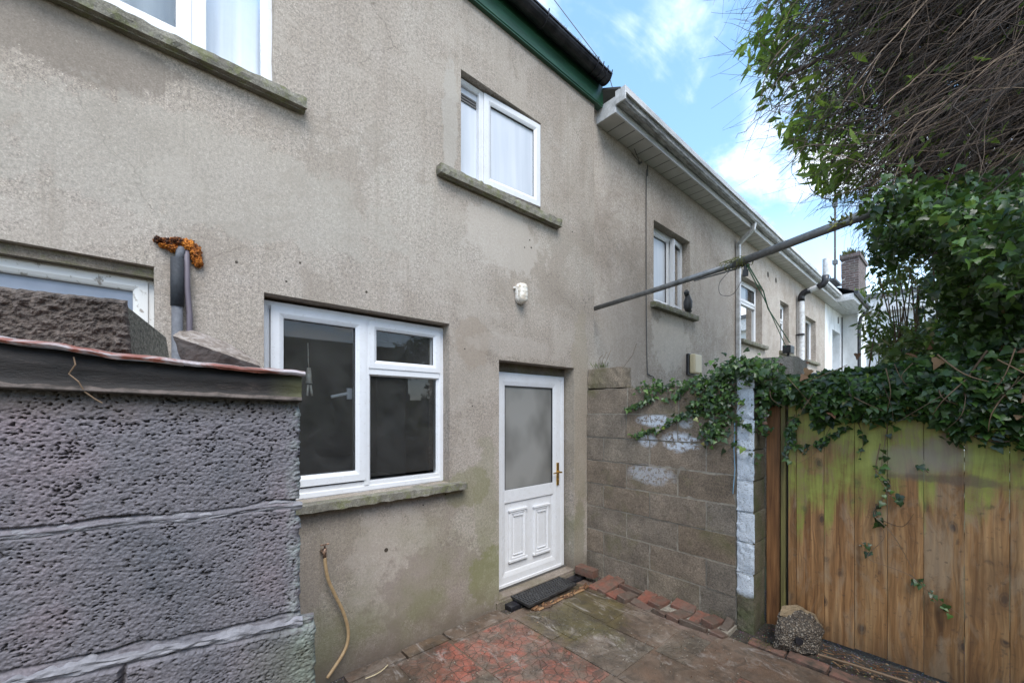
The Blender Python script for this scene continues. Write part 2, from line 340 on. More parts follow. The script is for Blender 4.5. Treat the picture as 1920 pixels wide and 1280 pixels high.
def m_clinkend(t, b):
    p = t.obj(); g = t.noise(p, 120, 5, .85)
    c = t.mix(1., (.145, .14, .11), t.ramp(g, (.36, .25), (.64, 1.7)), 'MULTIPLY')
    return dict(c=c, r=.9, b=g, bs=.6, bd=.004)
mat('block_end', m_clinkend)
mat('stone_dark', lambda t, b: dict(c=t.ramp(t.noise(t.pos(), 45, 5, .7, .6), (.35, (.016, .011, .009)), (.7, (.05, .034, .029))), r=.7, b=t.noise(t.pos(), 90, 4), bs=.4, bd=.003))
mat('stone_top', lambda t, b: dict(c=t.ramp(t.noise(t.pos(), 60, 5, .75, .6), (.34, (.10, .075, .055)), (.5, (.22, .18, .15)), (.68, (.36, .32, .29))), r=.8, b=t.noise(t.pos(), 80, 4), bs=.6, bd=.004))
def m_rust(t, b):
    p = t.obj(); n = t.noise(t.map(p, scale=(.5, 1.4, 1)), 22, 5, .72, .8)
    c = t.ramp(n, (.36, (.10, .035, .022)), (.46, (.22, .07, .045)), (.54, (.30, .24, .23)), (.68, (.46, .44, .46)))
    return dict(c=c, r=.38)
mat('rusty_sheet', m_rust)
def m_fascia(t, b):
    p = t.obj(); s = t.sep(p); n = t.noise(t.map(p, scale=(1.2, 1, 3.5)), 14, 6, .75, .4)
    c = t.ramp(n, (.35, (.006, .0045, .004)), (.56, (.013, .009, .0075)), (.66, (.05, .036, .03)), (.8, (.10, .08, .07)))
    c = t.mix(t.math('MULTIPLY', t.maprange(s[0], .06, -.01), .7), c, (.10, .10, .035))
    return dict(c=c, r=.7, b=n, bs=.8, bd=.004)
mat('dark_fascia', m_fascia)
mat('ledge_dust', lambda t, b: dict(c=t.ramp(t.noise(t.obj(), 40, 4, .7), (.35, (.03, .024, .02)), (.65, (.125, .10, .088))), r=.8))
mat('old_mortar', lambda t, b: dict(c=t.ramp(t.noise(t.map(t.obj(), scale=(1, 1, 3)), 22, 5, .7), (.3, (.12, .116, .128)), (.6, (.24, .235, .255))), r=.7, b=t.noise(t.map(t.obj(), scale=(1, 1, 3)), 60, 4), bs=.4, bd=.002))
def m_slab(kind):
    def f(t, b):
        p = t.pos(); n = t.noise(p, 7, 5, .65); g = t.noise(p, 120, 3, .75); m = t.noise(p, 2.2, 5, .62, .4)
        if kind == 'red':
            v = t.vor(t.map(p, scale=(1, 1, 0)), 17, 'DISTANCE_TO_EDGE', rnd=.95)
            c = t.ramp(n, (.3, (.27, .085, .062)), (.55, (.40, .135, .10)), (.75, (.30, .17, .145)))
            c = t.mix(t.ramp(t.noise(p, 5, 4), (.52, 0.), (.62, .85)), c, (.20, .165, .14))
            c = t.mix(t.ramp(v, (.018, .75), (.045, 0.)), c, (.055, .038, .03)); h = t.ramp(v, (.0, 0.), (.06, 1.))
        elif kind == 'grey':
            v = t.vor(t.map(p, scale=(1, 1, 0)), 19, 'DISTANCE_TO_EDGE', rnd=.95)
            c = t.ramp(n, (.3, (.105, .095, .075)), (.7, (.185, .17, .145)))
            c = t.mix(t.ramp(v, (.015, .5), (.04, 0.)), c, (.05, .045, .035)); h = t.ramp(v, (.0, 0.), (.06, 1.))
        elif kind == 'tan':
            c = t.ramp(n, (.3, (.17, .11, .065)), (.7, (.25, .18, .115))); h = n
        elif kind == 'strip':
            c = t.ramp(n, (.3, (.17, .115, .10)), (.7, (.26, .19, .17))); h = n
        else:
            c = t.ramp(n, (.3, (.115, .078, .058)), (.7, (.19, .135, .10))); h = n
        c = t.mix(1., c, t.ramp(g, (.3, .68), (.7, 1.32)), 'MULTIPLY')
        x, y = t.sep(p)[0], t.sep(p)[1]
        mud = t.noise(p, 2.6, 7, .72, .8); c = t.mix(t.ramp(mud, (.40, .05), (.58, .76 if kind == 'red' else .90)), c, t.ramp(t.noise(p, 3.3, 6, .7), (.36, (.085, .066, .052)), (.52, (.165, .135, .11)), (.68, (.25, .22, .19))))
        gr_ = t.noise(p, 11, 6, .75, .6); c = t.mix(t.ramp(gr_, (.52, 0.), (.66, .55)), c, (.055, .045, .036))
        ag = t.math('MULTIPLY', t.ell(p, (2.52, -.50, 0), (.52, .36, 1), mud, 3.2), .72)
        c = t.mix(ag, c, t.ramp(n, (.35, (.065, .065, .03)), (.7, (.145, .130, .05))))
        c = t.mix(t.ramp(m, (.52, 0.), (.70, .55)), c, (.075, .065, .05))
        c = t.mix(t.ramp(t.noise(p, 3.4, 6, .7, 1.), (.60, 0.), (.70, .5)), c, (.34, .31, .29))
        dots = t.vor(p, 15); c = t.mix(t.ramp(dots, (.03, .8), (.055, 0.)), c, (.55, .52, .47))
        c = t.mix(1., c, (.86, .80, .75), 'MULTIPLY')
        st_ = t.noise(p, 4.6, 7, .75, 1.2); c = t.mix(t.ramp(st_, (.50, 0.), (.60, .6)), c, (.05, .040, .032)); c = t.mix(t.ramp(t.noise(p, 5.5, 7, .8, .6), (.58, 0.), (.66, .6)), c, (.27, .24, .215))
        ls = t.noise(t.map(p, scale=(2.2, .8, 1), rot=(0, 0, .8)), 3.2, 7, .78, .9); c = t.mix(t.ramp(ls, (.57, 0.), (.68, .65)), c, (.36, .33, .31))
        wet = t.ramp(t.noise(p, 1.7, 4), (.35, .28), (.6, .62))
        return dict(c=c, r=wet, b=t.math('ADD', t.math('ADD', h, t.math('MULTIPLY', g, .5)), t.math('MULTIPLY', st_, 1.5)), bs=.6, bd=.005)
    return f
for k in ('red', 'grey', 'tan', 'strip', 'brown'): mat('slab_'+k, m_slab(k))
def m_soil(t, b):
    p = t.pos(); n = t.noise(p, 18, 6, .75); v = t.vor(p, 60, out='Color')
    c = t.ramp(n, (.35, (.022, .017, .013)), (.65, (.085, .068, .052)))
    c = t.mix(t.ramp(t.vor(p, 60), (.1, .6), (.3, 0.)), c, t.mix(.5, v, (.25, .22, .2)), 'MIX')
    return dict(c=c, r=.75, b=n, bs=1., bd=.02)
mat('soil', m_soil)
mat('grass_ground', lambda t, b: dict(c=t.ramp(t.noise(t.pos(), 3, 5), (.3, (.05, .07, .03)), (.7, (.11, .11, .07))), r=.9))
def m_brick(t, b):
    p = t.pos(); i = t.add('ShaderNodeObjectInfo').outputs['Random']; n = t.noise(p, 30, 5, .7)
    c = t.ramp(i, (0., (.20, .070, .046)), (.35, (.115, .066, .050)), (.7, (.088, .068, .054)), (1., (.22, .080, .052)))
    c = t.mix(t.ramp(t.noise(p, 7, 5, .7), (.42, 0.), (.6, .75)), c, (.10, .078, .062))
    c = t.mix(1., c, t.ramp(n, (.3, .7), (.7, 1.25)), 'MULTIPLY')
    c = t.mix(t.ramp(t.noise(p, 16, 4), (.52, 0.), (.66, .6)), c, (.10, .085, .065))
    return dict(c=c, r=.6, b=n, bs=.5, bd=.004)
mat('loose_brick', m_brick)
mat('flat_brick', lambda t, b: dict(c=t.ramp(t.noise(t.pos(), 9, 6, .75, .4), (.36, (.055, .045, .036)), (.50, (.135, .085, .065)), (.62, (.21, .105, .08)), (.74, (.17, .145, .12))), r=.6, b=t.noise(t.pos(), 30, 5), bs=.5, bd=.005))
def m_pebble(t, b):
    p = t.pos(); v = t.vor(p, 85, out='Color'); d = t.vor(p, 85)
    h = t.sep(v)[0]
    c = t.ramp(h, (0., (.05, .04, .033)), (.35, (.12, .092, .068)), (.7, (.19, .15, .11)), (1., (.33, .29, .24)))
    c = t.mix(t.ramp(d, (.35, 0.), (.6, .85)), c, (.05, .042, .034))
    return dict(c=c, r=.7, b=t.math('SUBTRACT', 1., d), bs=1., bd=.012)
mat('pebble_concrete', m_pebble)
mat('lump_crust', lambda t, b: dict(c=t.ramp(t.noise(t.pos(), 25, 5, .7), (.3, (.14, .10, .06)), (.7, (.27, .20, .12))), r=.9, b=t.noise(t.pos(), 60, 4), bs=.6, bd=.008))
def m_foam(t, b):
    p = t.pos(); n = t.noise(t.map(p, scale=(1, 1, 1.8)), 60, 5, .75, 1.2)
    return dict(c=t.ramp(t.math('ADD', t.math('MULTIPLY', t.noise(p, 75, 4, .75, .8), .75), t.math('MULTIPLY', t.island(), .25)), (.38, (.04, .012, .004)), (.48, (.30, .085, .007)), (.60, (.62, .20, .014)), (.72, (.80, .36, .05))), r=.7, b=n, bs=1., bd=.012)
mat('orange_foam', m_foam)
mat('grey_lagging', lambda t, b: dict(c=t.ramp(t.noise(t.pos(), 60, 4), (.3, (.075, .078, .088)), (.7, (.12, .125, .14))), r=.7))
mat('black_lagging', lambda t, b: dict(c=t.ramp(t.noise(t.pos(), 90, 4), (.3, (.017, .019, .023)), (.7, (.034, .038, .045))), r=.75))
mat('mauve_pipe', color=(.135, .115, .135), rough=.6)
mat('hose_rubber', lambda t, b: dict(c=t.ramp(t.noise(t.pos(), 40, 3), (.3, (.36, .235, .12)), (.7, (.47, .33, .18))), r=.5))
mat('brass', color=(.62, .40, .12), rough=.25, metal=1)
mat('old_brass', lambda t, b: dict(c=t.ramp(t.noise(t.pos(), 70, 4), (.4, (.05, .04, .035)), (.7, (.42, .25, .16))), r=.5), metal=.5)
mat('lamp_plastic', lambda t, b: dict(c=t.ramp(t.noise(t.pos(), 60, 4), (.45, (.70, .67, .62)), (.72, (.35, .27, .2))), r=.4))
mat('lamp_diffuser', lambda t, b: dict(c=t.ramp(t.noise(t.pos(), 30, 3), (.35, (.50, .42, .33)), (.6, (.74, .70, .62))), r=.2))
mat('yellow_diffuser', color=(.62, .52, .33), rough=.35)
mat('galvanised', lambda t, b: dict(c=t.ramp(t.noise(t.pos(), 14, 5, .7), (.3, (.085, .09, .085)), (.6, (.19, .195, .20)), (.8, (.13, .14, .10))), r=.42), metal=.35)
mat('cable_black', color=(.03, .03, .032), rough=.5)
mat('cable_grey', color=(.10, .095, .09), rough=.6)
mat('green_rope', color=(.09, .38, .22), rough=.6)
mat('blue_rope', color=(.16, .30, .42), rough=.6)
mat('dry_stem', lambda t, b: dict(c=t.ramp(t.island(), (0., (.012, .008, .006)), (.5, (.045, .029, .021)), (.84, (.105, .069, .048)), (1., (.32, .225, .15))), r=.75))
mat('vine_stem', lambda t, b: dict(c=t.ramp(t.island(), (0., (.08, .05, .03)), (1., (.26, .17, .10))), r=.7))
mat('moss', lambda t, b: dict(c=t.ramp(t.island(), (0., (.07, .08, .025)), (1., (.20, .20, .06))), r=.9))
def m_leaf(stops, rough=.33, transl=.25, tcol=(.20, .34, .05)):
    def f(t, b):
        i = t.island(); c = t.ramp(i, *stops)
        t.set(b.inputs['Base Color'], c); b.inputs['Roughness'].default_value = rough
        tr = t.add('ShaderNodeBsdfTranslucent'); t.set(tr.inputs[0], t.mix(.6, c, tcol))
        mx = t.add('ShaderNodeMixShader'); mx.inputs[0].default_value = transl
        t.l.new(b.outputs[0], mx.inputs[1]); t.l.new(tr.outputs[0], mx.inputs[2]); t.l.new(mx.outputs[0], t.n['Material Output'].inputs[0])
    return f
mat('ivy_leaf', m_leaf(((0., (.012, .028, .009)), (.4, (.024, .056, .014)), (.75, (.048, .105, .022)), (.975, (.10, .19, .04)), (.993, (.24, .32, .06)), (1., (.17, .07, .04))), .34, .22))
mat('long_leaf', m_leaf(((0., (.035, .065, .018)), (.5, (.10, .18, .032)), (1., (.24, .34, .06))), .42, .5, (.36, .55, .07)))
mat('shrub_leaf', m_leaf(((0., (.03, .06, .016)), (.5, (.07, .12, .03)), (.85, (.16, .22, .06)), (1., (.30, .24, .14))), .35, .4, (.3, .42, .08)))
mat('dead_leaf', lambda t, b: dict(c=t.ramp(t.island(), (0., (.05, .03, .018)), (.6, (.16, .075, .035)), (1., (.33, .20, .10))), r=.7))
mat('withered_leaf', lambda t, b: dict(c=t.ramp(t.island(), (0., (.012, .009, .007)), (.7, (.035, .025, .018)), (1., (.07, .05, .03))), r=.8))

# ------------------------------------------------------------------ mesh helpers
def link(name, me, m=None, parent=None, **tags):
    o = bpy.data.objects.new(name, me); COL.objects.link(o)
    if m is not None and me is not None:
        for q in (m if isinstance(m, (list, tuple)) else [m]): me.materials.append(MATS[q])
    if parent is not None: o.parent = parent
    for k, v in tags.items(): o[k] = v
    return o
def thing(name, label, cat, group=None, loc=(0, 0, 0), rz=0):
    o = bpy.data.objects.new(name, None); COL.objects.link(o); o.location = loc; o.rotation_euler = (0, 0, rz)
    o.empty_display_size = .1; o['label'] = label; o['category'] = cat
    if group: o['group'] = group
    return o
class MB:
    def __init__(s): s.v = []; s.f = []; s.mi = []
    def add(s, vs, fs, mi=0):
        o = len(s.v); s.v += [tuple(v) for v in vs]; s.f += [tuple(i+o for i in f) for f in fs]; s.mi += [mi]*len(fs); return s
    def box(s, x0, x1, y0, y1, z0, z1, mi=0):
        v = [(x, y, z) for x in (x0, x1) for y in (y0, y1) for z in (z0, z1)]
        return s.add(v, [(0, 1, 3, 2), (4, 6, 7, 5), (0, 4, 5, 1), (2, 3, 7, 6), (0, 2, 6, 4), (1, 5, 7, 3)], mi)
    def tube(s, pts, r, n=8, caps=True, mi=0):
        pts = [Vector(p) for p in pts]; rr = r if isinstance(r, (list, tuple)) else [r]*len(pts)
        o = len(s.v); up = None
        for i, p in enumerate(pts):
            d = (pts[min(i+1, len(pts)-1)]-pts[max(i-1, 0)]).normalized()
            if up is None: up = d.orthogonal().normalized()
            up = (up-d*up.dot(d)); up = up.normalized() if up.length > 1e-6 else d.orthogonal().normalized()
            w = d.cross(up)
            for k in range(n):
                a = 2*math.pi*k/n; s.v.append(tuple(p+(up*math.cos(a)+w*math.sin(a))*rr[i]))
        for i in range(len(pts)-1):
            for k in range(n):
                a = o+i*n+k; b2 = o+i*n+(k+1) % n; s.f.append((a, b2, b2+n, a+n)); s.mi.append(mi)
        if caps: s.f.append(tuple(o+k for k in range(n))[::-1]); s.f.append(tuple(o+(len(pts)-1)*n+k for k in range(n))); s.mi += [mi, mi]
        return s
    def sweep(s, prof, axis_pts, mi=0):
        """profile list of (a,b) joined along x: axis_pts x values; a->y b->z"""
        n = len(prof); o = len(s.v)
        for x in axis_pts:
            for a, b2 in prof: s.v.append((x, a, b2))
        for i in range(len(axis_pts)-1):
            for k in range(n): s.f.append((o+i*n+k, o+i*n+(k+1) % n, o+(i+1)*n+(k+1) % n, o+(i+1)*n+k)); s.mi.append(mi)
        s.f.append(tuple(o+k for k in range(n))[::-1]); s.f.append(tuple(o+(len(axis_pts)-1)*n+k for k in range(n))); s.mi += [mi, mi]
        return s
    def ring(s, x0, x1, z0, z1, prof, mi=0):
        """mitred frame facing -y; prof: closed list of (inset, y)"""
        n = len(prof); o = len(s.v)
        for cx, cz in ((0, 0), (1, 0), (1, 1), (0, 1)):
            for a, y in prof: s.v.append((x0+a if cx == 0 else x1-a, y, z0+a if cz == 0 else z1-a))
        for c in range(4):
            d = (c+1) % 4
            for k in range(n): s.f.append((o+c*n+k, o+d*n+k, o+d*n+(k+1) % n, o+c*n+(k+1) % n)); s.mi.append(mi)
        return s
    def build(s, name, m, parent=None, smooth=False, bevel=0, normals=True, **tags):
        me = bpy.data.meshes.new(name); me.from_pydata(s.v, [], s.f)
        if len(set(s.mi)) > 1: me.polygons.foreach_set('material_index', s.mi)
        if normals:
            bm = bmesh.new(); bm.from_mesh(me); bmesh.ops.recalc_face_normals(bm, faces=bm.faces); bm.to_mesh(me); bm.free()
        if smooth: me.polygons.foreach_set('use_smooth', [True]*len(me.polygons))
        o = link(name, me, m, parent, **tags)
        if bevel:
            md = o.modifiers.new('bevel', 'BEVEL'); md.width = bevel; md.segments = 2; md.limit_method = 'ANGLE'
        return o
def rough_box(x0, x1, y0, y1, z0, z1, seg=.04, amp=.006, rnd=.01, freq=14, seed=0, mx=None):
    """box with worn rounded edges and an uneven surface; returns verts, faces"""
    bm = bmesh.new(); dims = (x1-x0, y1-y0, z1-z0); ns = [max(1, int(d/seg)) for d in dims]
    idx = {}; vs = []; fs = []
    def vid(i, j, k):
        if (i, j, k) not in idx:
            idx[(i, j, k)] = len(vs)
            p = Vector((x0+dims[0]*i/ns[0], y0+dims[1]*j/ns[1], z0+dims[2]*k/ns[2]))
            e = sum((q == 0 or q == n) for q, n in zip((i, j, k), ns)); c = Vector(((x0+x1)/2, (y0+y1)/2, (z0+z1)/2))
            nv = Vector([(-1 if q == 0 else 1 if q == n else 0) for q, n in zip((i, j, k), ns)])
            if e >= 2: p -= nv*rnd*.5*(.6+.8*noise.noise(p*freq*2+Vector((seed, 3, 1))))
            nn = noise.noise(p*freq+Vector((seed, seed*2, 5)))+.5*noise.noise(p*freq*3+Vector((seed, 5, 5)))
            p += nv.normalized()*nn*amp if nv.length else nv
            vs.append(p)
        return idx[(i, j, k)]
    for ax in range(3):
        a, b2 = [q for q in range(3) if q != ax]
        for side in (0, ns[ax]):
            for i in range(ns[a]):
                for j in range(ns[b2]):
                    q = []
                    for di, dj in ((0, 0), (1, 0), (1, 1), (0, 1)):
                        t = [0, 0, 0]; t[ax] = side; t[a] = i+di; t[b2] = j+dj; q.append(vid(*t))
                    fs.append(q)
    bm.free()
    if mx is not None: vs = [mx @ v for v in vs]
    return vs, fs
def fast_mesh(name, V, F, m, parent=None, smooth=False, **tags):
    """V (n,3) array, F (m,k) array of equal-sized faces"""
    me = bpy.data.meshes.new(name); k = F.shape[1]
    me.vertices.add(len(V)); me.vertices.foreach_set('co', V.astype(np.float32).ravel())
    me.loops.add(F.size); me.loops.foreach_set('vertex_index', F.astype(np.int32).ravel())
    me.polygons.add(len(F)); me.polygons.foreach_set('loop_start', np.arange(0, F.size, k, dtype=np.int32))
    me.polygons.foreach_set('loop_total', np.full(len(F), k, dtype=np.int32))
    if smooth: me.polygons.foreach_set('use_smooth', np.ones(len(F), dtype=bool))
    me.update(calc_edges=True); me.validate()
    return link(name, me, m, parent, **tags)

def blob(mb, c, r, seed, n=14, sq=.5):
    o = len(mb.v); m2 = 2*n
    for j in range(n+1):
        th = math.pi*j/n
        for i in range(m2):
            ph = 2*math.pi*i/m2; d = Vector((math.sin(th)*math.cos(ph), math.sin(th)*math.sin(ph), math.cos(th)))
            q = 1+.30*noise.noise(d*2.2+Vector((seed, 0, 0)))+.30*noise.noise(d*6+Vector((seed, 2, 0)))+.22*noise.noise(d*14)
            mb.v.append((c[0]+d.x*r[0]*q, c[1]+d.y*r[1]*q, c[2]+d.z*r[2]*q))
    for j in range(n):
        for i in range(m2): mb.f.append((o+j*m2+i, o+j*m2+(i+1) % m2, o+(j+1)*m2+(i+1) % m2, o+(j+1)*m2+i)); mb.mi.append(0)
# ------------------------------------------------------------------ ground
g = MB(); g.add([(-60, -60, -.05), (120, -60, -.05), (120, 60, -.05), (-60, 60, -.05)], [(0, 1, 2, 3)])
g.build('ground', 'grass_ground', normals=False, kind='structure')
so_ = MB(); nx, ny = 60, 44; vs = []; fs = []
for j in range(ny+1):
    for i in range(nx+1):
        x = -1.5+5.6*i/nx; y = -4.3+4.6*j/ny
        vs.append((x, y, -.022+.012*noise.noise(Vector((x*6, y*6, 0)))+.01*noise.noise(Vector((x*17, y*17, 0)))+(.02 if x > 3.22 and y < -1.5 else 0)))
for j in range(ny):
    for i in range(nx): a = j*(nx+1)+i; fs.append((a, a+1, a+nx+2, a+nx+1))
so_.add(vs, fs); so_.build('yard_soil', 'soil', smooth=True, kind='structure')
SL = [(.85, 1.215, -.112, -.022, 'brown'), (1.23, 1.53, -.125, -.015, 'tan'), (1.545, 2.05, -.17, -.02, 'brown'),
      (1.14, 1.51, -.57, -.135, 'red'), (1.525, 2.05, -.60, -.19, 'red'), (2.06, 2.17, -.60, -.22, 'brown'), (2.18, 2.52, -.70, -.235, 'grey'),
      (2.53, 2.86, -.72, -.235, 'brown'), (.6, 1.125, -.57, -.125, 'brown'),
      (.6, 1.10, -1.06, -.59, 'grey'), (1.11, 1.51, -1.06, -.59, 'grey'), (1.525, 2.05, -1.08, -.615, 'red'), (2.06, 2.50, -1.12, -.715, 'grey'), (2.51, 2.86, -1.13, -.73, 'brown'),
      (.6, 1.10, -1.6, -1.07, 'brown'), (1.11, 1.58, -1.6, -1.07, 'red'), (1.59, 2.05, -1.6, -1.09, 'brown'), (2.06, 2.47, -1.59, -1.13, 'brown'), (2.48, 2.86, -1.345, -1.14, 'grey'), (2.48, 3.02, -1.60, -1.355, 'brown'),
      (2.87, 2.985, -.80, -.26, 'strip'), (2.87, 2.985, -1.345, -.81, 'strip'),
      (.0, .59, -1.1, -.1, 'grey'), (2.87, 3.03, -.25, -.12, 'strip')]
y = -1.61
while y > -4.3:
    for x0 in np.arange(-.6, 3.0, .46):
        SL.append((x0, min(x0+.45, 3.02), y-.45, y, random.choice(['brown', 'grey', 'red', 'brown'])))
    y -= .46
pv = MB(); names = ['slab_red', 'slab_grey', 'slab_tan', 'slab_strip', 'slab_brown']
for n_, (x0, x1, y0, y1, k) in enumerate(SL):
    h = random.uniform(-.003, .004); h *= .6; vs, fs = rough_box(x0-.001, x1+.001, y0-.001, y1+.001, -.05, h, seg=.05, amp=.003, rnd=.0035, seed=n_)
    tl = random.uniform(-.006, .006)
    vs = [Vector((v.x, v.y, v.z+(v.x-x0)*tl)) for v in vs]
    pv.add(vs, fs, names.index('slab_'+k))
pv.build('paving', names, kind='structure')
MB().add([(.6, -4.2, -.0045), (3.02, -4.2, -.0045), (3.02, -.13, -.0045), (.6, -.13, -.0045)], [(0, 1, 2, 3)]).build('paving_joints', 'slab_brown', None, kind='structure')

# ------------------------------------------------------------------ facade with openings
def facade(mb, x0, x1, z0, z1, y, ops, depth, mi=0, jag=.004, step=.09):
    """front face at y with rectangular openings and their reveals going back by depth"""
    xs = sorted({x0, x1, *[o[0] for o in ops], *[o[1] for o in ops]}); zs = sorted({z0, z1, *[o[2] for o in ops], *[o[3] for o in ops]})
    def inside(xa, xb, za, zb): return any(o[0] <= xa+1e-6 and o[1] >= xb-1e-6 and o[2] <= za+1e-6 and o[3] >= zb-1e-6 for o in ops)
    for i in range(len(xs)-1):
        for j in range(len(zs)-1):
            if not inside(xs[i], xs[i+1], zs[j], zs[j+1]):
                mb.add([(xs[i], y, zs[j]), (xs[i+1], y, zs[j]), (xs[i+1], y, zs[j+1]), (xs[i], y, zs[j+1])], [(0, 1, 2, 3)], mi)
    for (a, b2, c, d) in ops:
        # worn arris: small lip strips along the opening so that edges are not razor straight
        loop = []
        def seg(p, q):
            n = max(2, int((Vector(q)-Vector(p)).length/step)); return [Vector(p).lerp(Vector(q), k/n) for k in range(n)]
        c4 = [(a, y, c), (b2, y, c), (b2, y, d), (a, y, d)]
        for k in range(4): loop += seg(c4[k], c4[(k+1) % 4])
        cx, cz = (a+b2)/2, (c+d)/2; n = len(loop); o0 = len(mb.v)
        for p in loop:
            w = .5+noise.noise(p*9)
            onx = abs(p.x-a) < 1e-4 or abs(p.x-b2) < 1e-4; onz = abs(p.z-c) < 1e-4 or abs(p.z-d) < 1e-4
            inx = (1 if p.x < cx else -1) if onx else 0; inz = (1 if p.z < cz else -1) if onz else 0
            mb.v.append((p.x-inx*.0, y-.0, p.z-inz*.0))
            mb.v.append((p.x+inx*jag*w, y+.006+jag*w, p.z+inz*jag*w)); mb.v.append((p.x+inx*jag*w*.5, y+depth, p.z+inz*jag*w*.5))
        for k in range(n):
            q = (k+1) % n
            for s_ in range(2): mb.f.append((o0+3*k+s_, o0+3*q+s_, o0+3*q+s_+1, o0+3*k+s_+1)); mb.mi.append(mi)
    return mb
def pane_box(x0, x1, z0, z1, y, t=.006): return MB().add([(x0, y, z0), (x1, y, z0), (x1, y, z1), (x0, y, z1)], [(0, 1, 2, 3)])
def ring_prof(w, yf, yb, step=.008): return [(0, yb), (0, yf), (w*.62, yf), (w*.74, yf+step*.4), (w*.9, yf+step), (w, yf+step*1.6), (w, yb)]

# ------------------------------------------------------------------ main house
H = thing('terraced_house', 'nearest house with cement rendered wall, green eaves board and half glazed white back door', 'house')
OPS = [(-1.25, .493, 3.33, 4.45), (1.715, 2.572, 3.33, 4.135), (.443, 1.617, 1.06, 2.219), (-.9, .004, 1.1, 2.252), (2.085, 3.032, .06, 1.998)]
wl = MB(); facade(wl, -4.5, 3.345, -.05, 4.78, 0, OPS, .30)
wl.add([(3.345, 0, -.05), (3.345, 9, -.05), (3.345, 9, 4.78), (3.345, 0, 4.78)], [(0, 1, 2, 3)])
wl.add([(-4.5, 0, -.05), (-4.5, 9, -.05), (-4.5, 9, 4.78), (-4.5, 0, 4.78)], [(3, 2, 1, 0)])
wl.add([(-4.5, 9, -.05), (3.345, 9, -.05), (3.345, 9, 4.78), (-4.5, 9, 4.78)], [(0, 1, 2, 3)])
wall = wl.build('wall', 'render_main', H, normals=False)
# fixings, plug holes and shrinkage marks in the render
hb = MB()
for x, z, r_ in ((1.0, 2.33, .008), (.55, 2.3, .006), (.32, 2.35, .007), (1.13, .68, .014), (2.45, 3.0, .008), (2.43, 3.06, .007), (2.37, 2.98, .006), (1.75, 2.05, .006), (1.82, 1.62, .006), (3.0, 3.3, .007), (1.58, .98, .006), (1.4, .93, .006), (.62, 2.42, .006)):
    MB().tube([(x, .002, z), (x, -.0015, z)], r_, 7).build('plug_hole', 'dark_timber', wall)
rf = MB(); rf.add([(-4.6, -.12, 4.99), (3.45, -.12, 4.99), (3.45, 4.5, 7.6), (-4.6, 4.5, 7.6), (-4.6, -.12, 4.95), (3.45, -.12, 4.95), (3.45, 4.5, 7.56), (-4.6, 4.5, 7.56)], [(0, 1, 2, 3), (7, 6, 5, 4), (0, 4, 5, 1), (1, 5, 6, 2), (0, 3, 7, 4), (3, 2, 6, 7)])
rf.add([(-4.6, 4.5, 7.6), (3.45, 4.5, 7.6), (3.45, 9.1, 4.95), (-4.6, 9.1, 4.95)], [(0, 1, 2, 3)])
rf.build('roof', 'slate', H)
fm = MB(); fm.box(-4.5, 3.44, -.034, .03, 4.69, 4.925)
fm.sweep([(-.034, 4.70), (-.040, 4.705), (-.040, 4.832), (-.036, 4.84), (-.034, 4.84)], [-4.5, 3.44])
fm.build('fascia', 'green_paint', H, bevel=.002)
def gutter(mb, x0, x1, yc, zc, r, t=.004, n=9):
    prof = [(yc+r*math.cos(math.pi+math.pi*k/n), zc+r*math.sin(math.pi+math.pi*k/n)) for k in range(n+1)]
    prof = [(yc-r-.008, zc+.006), (yc-r-.008, zc-.006)] + prof[0:] + [(yc+r-t, zc)] + [(yc+(r-t)*math.cos(math.pi+math.pi*k/n), zc+(r-t)*math.sin(math.pi+math.pi*k/n)) for k in range(n, -1, -1)]
    mb.sweep(prof, [x0, x1])
gm = MB(); gutter(gm, -4.5, 3.40, -.108, 4.925, .066); gt = gm.build('gutter', 'black_plastic', H)
for x in (-2.2, -.2, 1.3, 2.48, 3.17, 3.25, 3.32, 3.39):
    bk = MB(); pts = [(x, -.108+.071*math.cos(math.pi+math.pi*k/10), 4.925+.071*math.sin(math.pi+math.pi*k/10)) for k in range(11)]
    pts = [(x, -.186, 4.955)]+pts+[(x, -.037, 4.94)]; bk.tube(pts, .0055, 5); bk.build('gutter_bracket', 'black_plastic', gt)
dr = MB(); dr.box(-4.5, 3.42, -.165, -.02, 4.952, 4.957); dr.build('eaves_strip', 'white_gutter', H)
# --- windows of the main house
def sill(parent, x0, x1, zt, zb, yb, yf, seed, name='sill'):
    vs, fs = rough_box(x0, x1, yf, yb, zb, zt, seg=.028, amp=.0055, rnd=.016, freq=20, seed=seed)
    m = MB(); m.add(vs, fs); m.box(x0+.03, x1-.03, yf+.03, yf+.034, zb-.004, zb+.01)
    return m.build(name, 'sill_concrete', parent)
def win(parent, x0, x1, z0, z1, y, fw=.045, label=None, m='white_upvc'):
    o = MB().ring(x0, x1, z0, z1, ring_prof(fw, y, y+.07)).build('window', m, parent, bevel=.0015)
    if label: o['label'] = label
    return o
def sash(parent, x0, x1, z0, z1, y, w=.06, gl='clear_glass', m='white_upvc'):
    s_ = MB().ring(x0, x1, z0, z1, ring_prof(w, y, y+.055)).build('sash', m, parent, bevel=.0012)
    pane_box(x0+w-.005, x1-w+.005, z0+w-.005, z1-w+.005, y+.028).build('pane', gl, parent)
    gk = MB().ring(x0+w-.004, x1-w+.004, z0+w-.004, z1-w+.004, [(0, y+.026), (0, y+.012), (.004, y+.012), (.004, y+.026)]).build('glazing_gasket', 'cable_black', parent)
    return s_
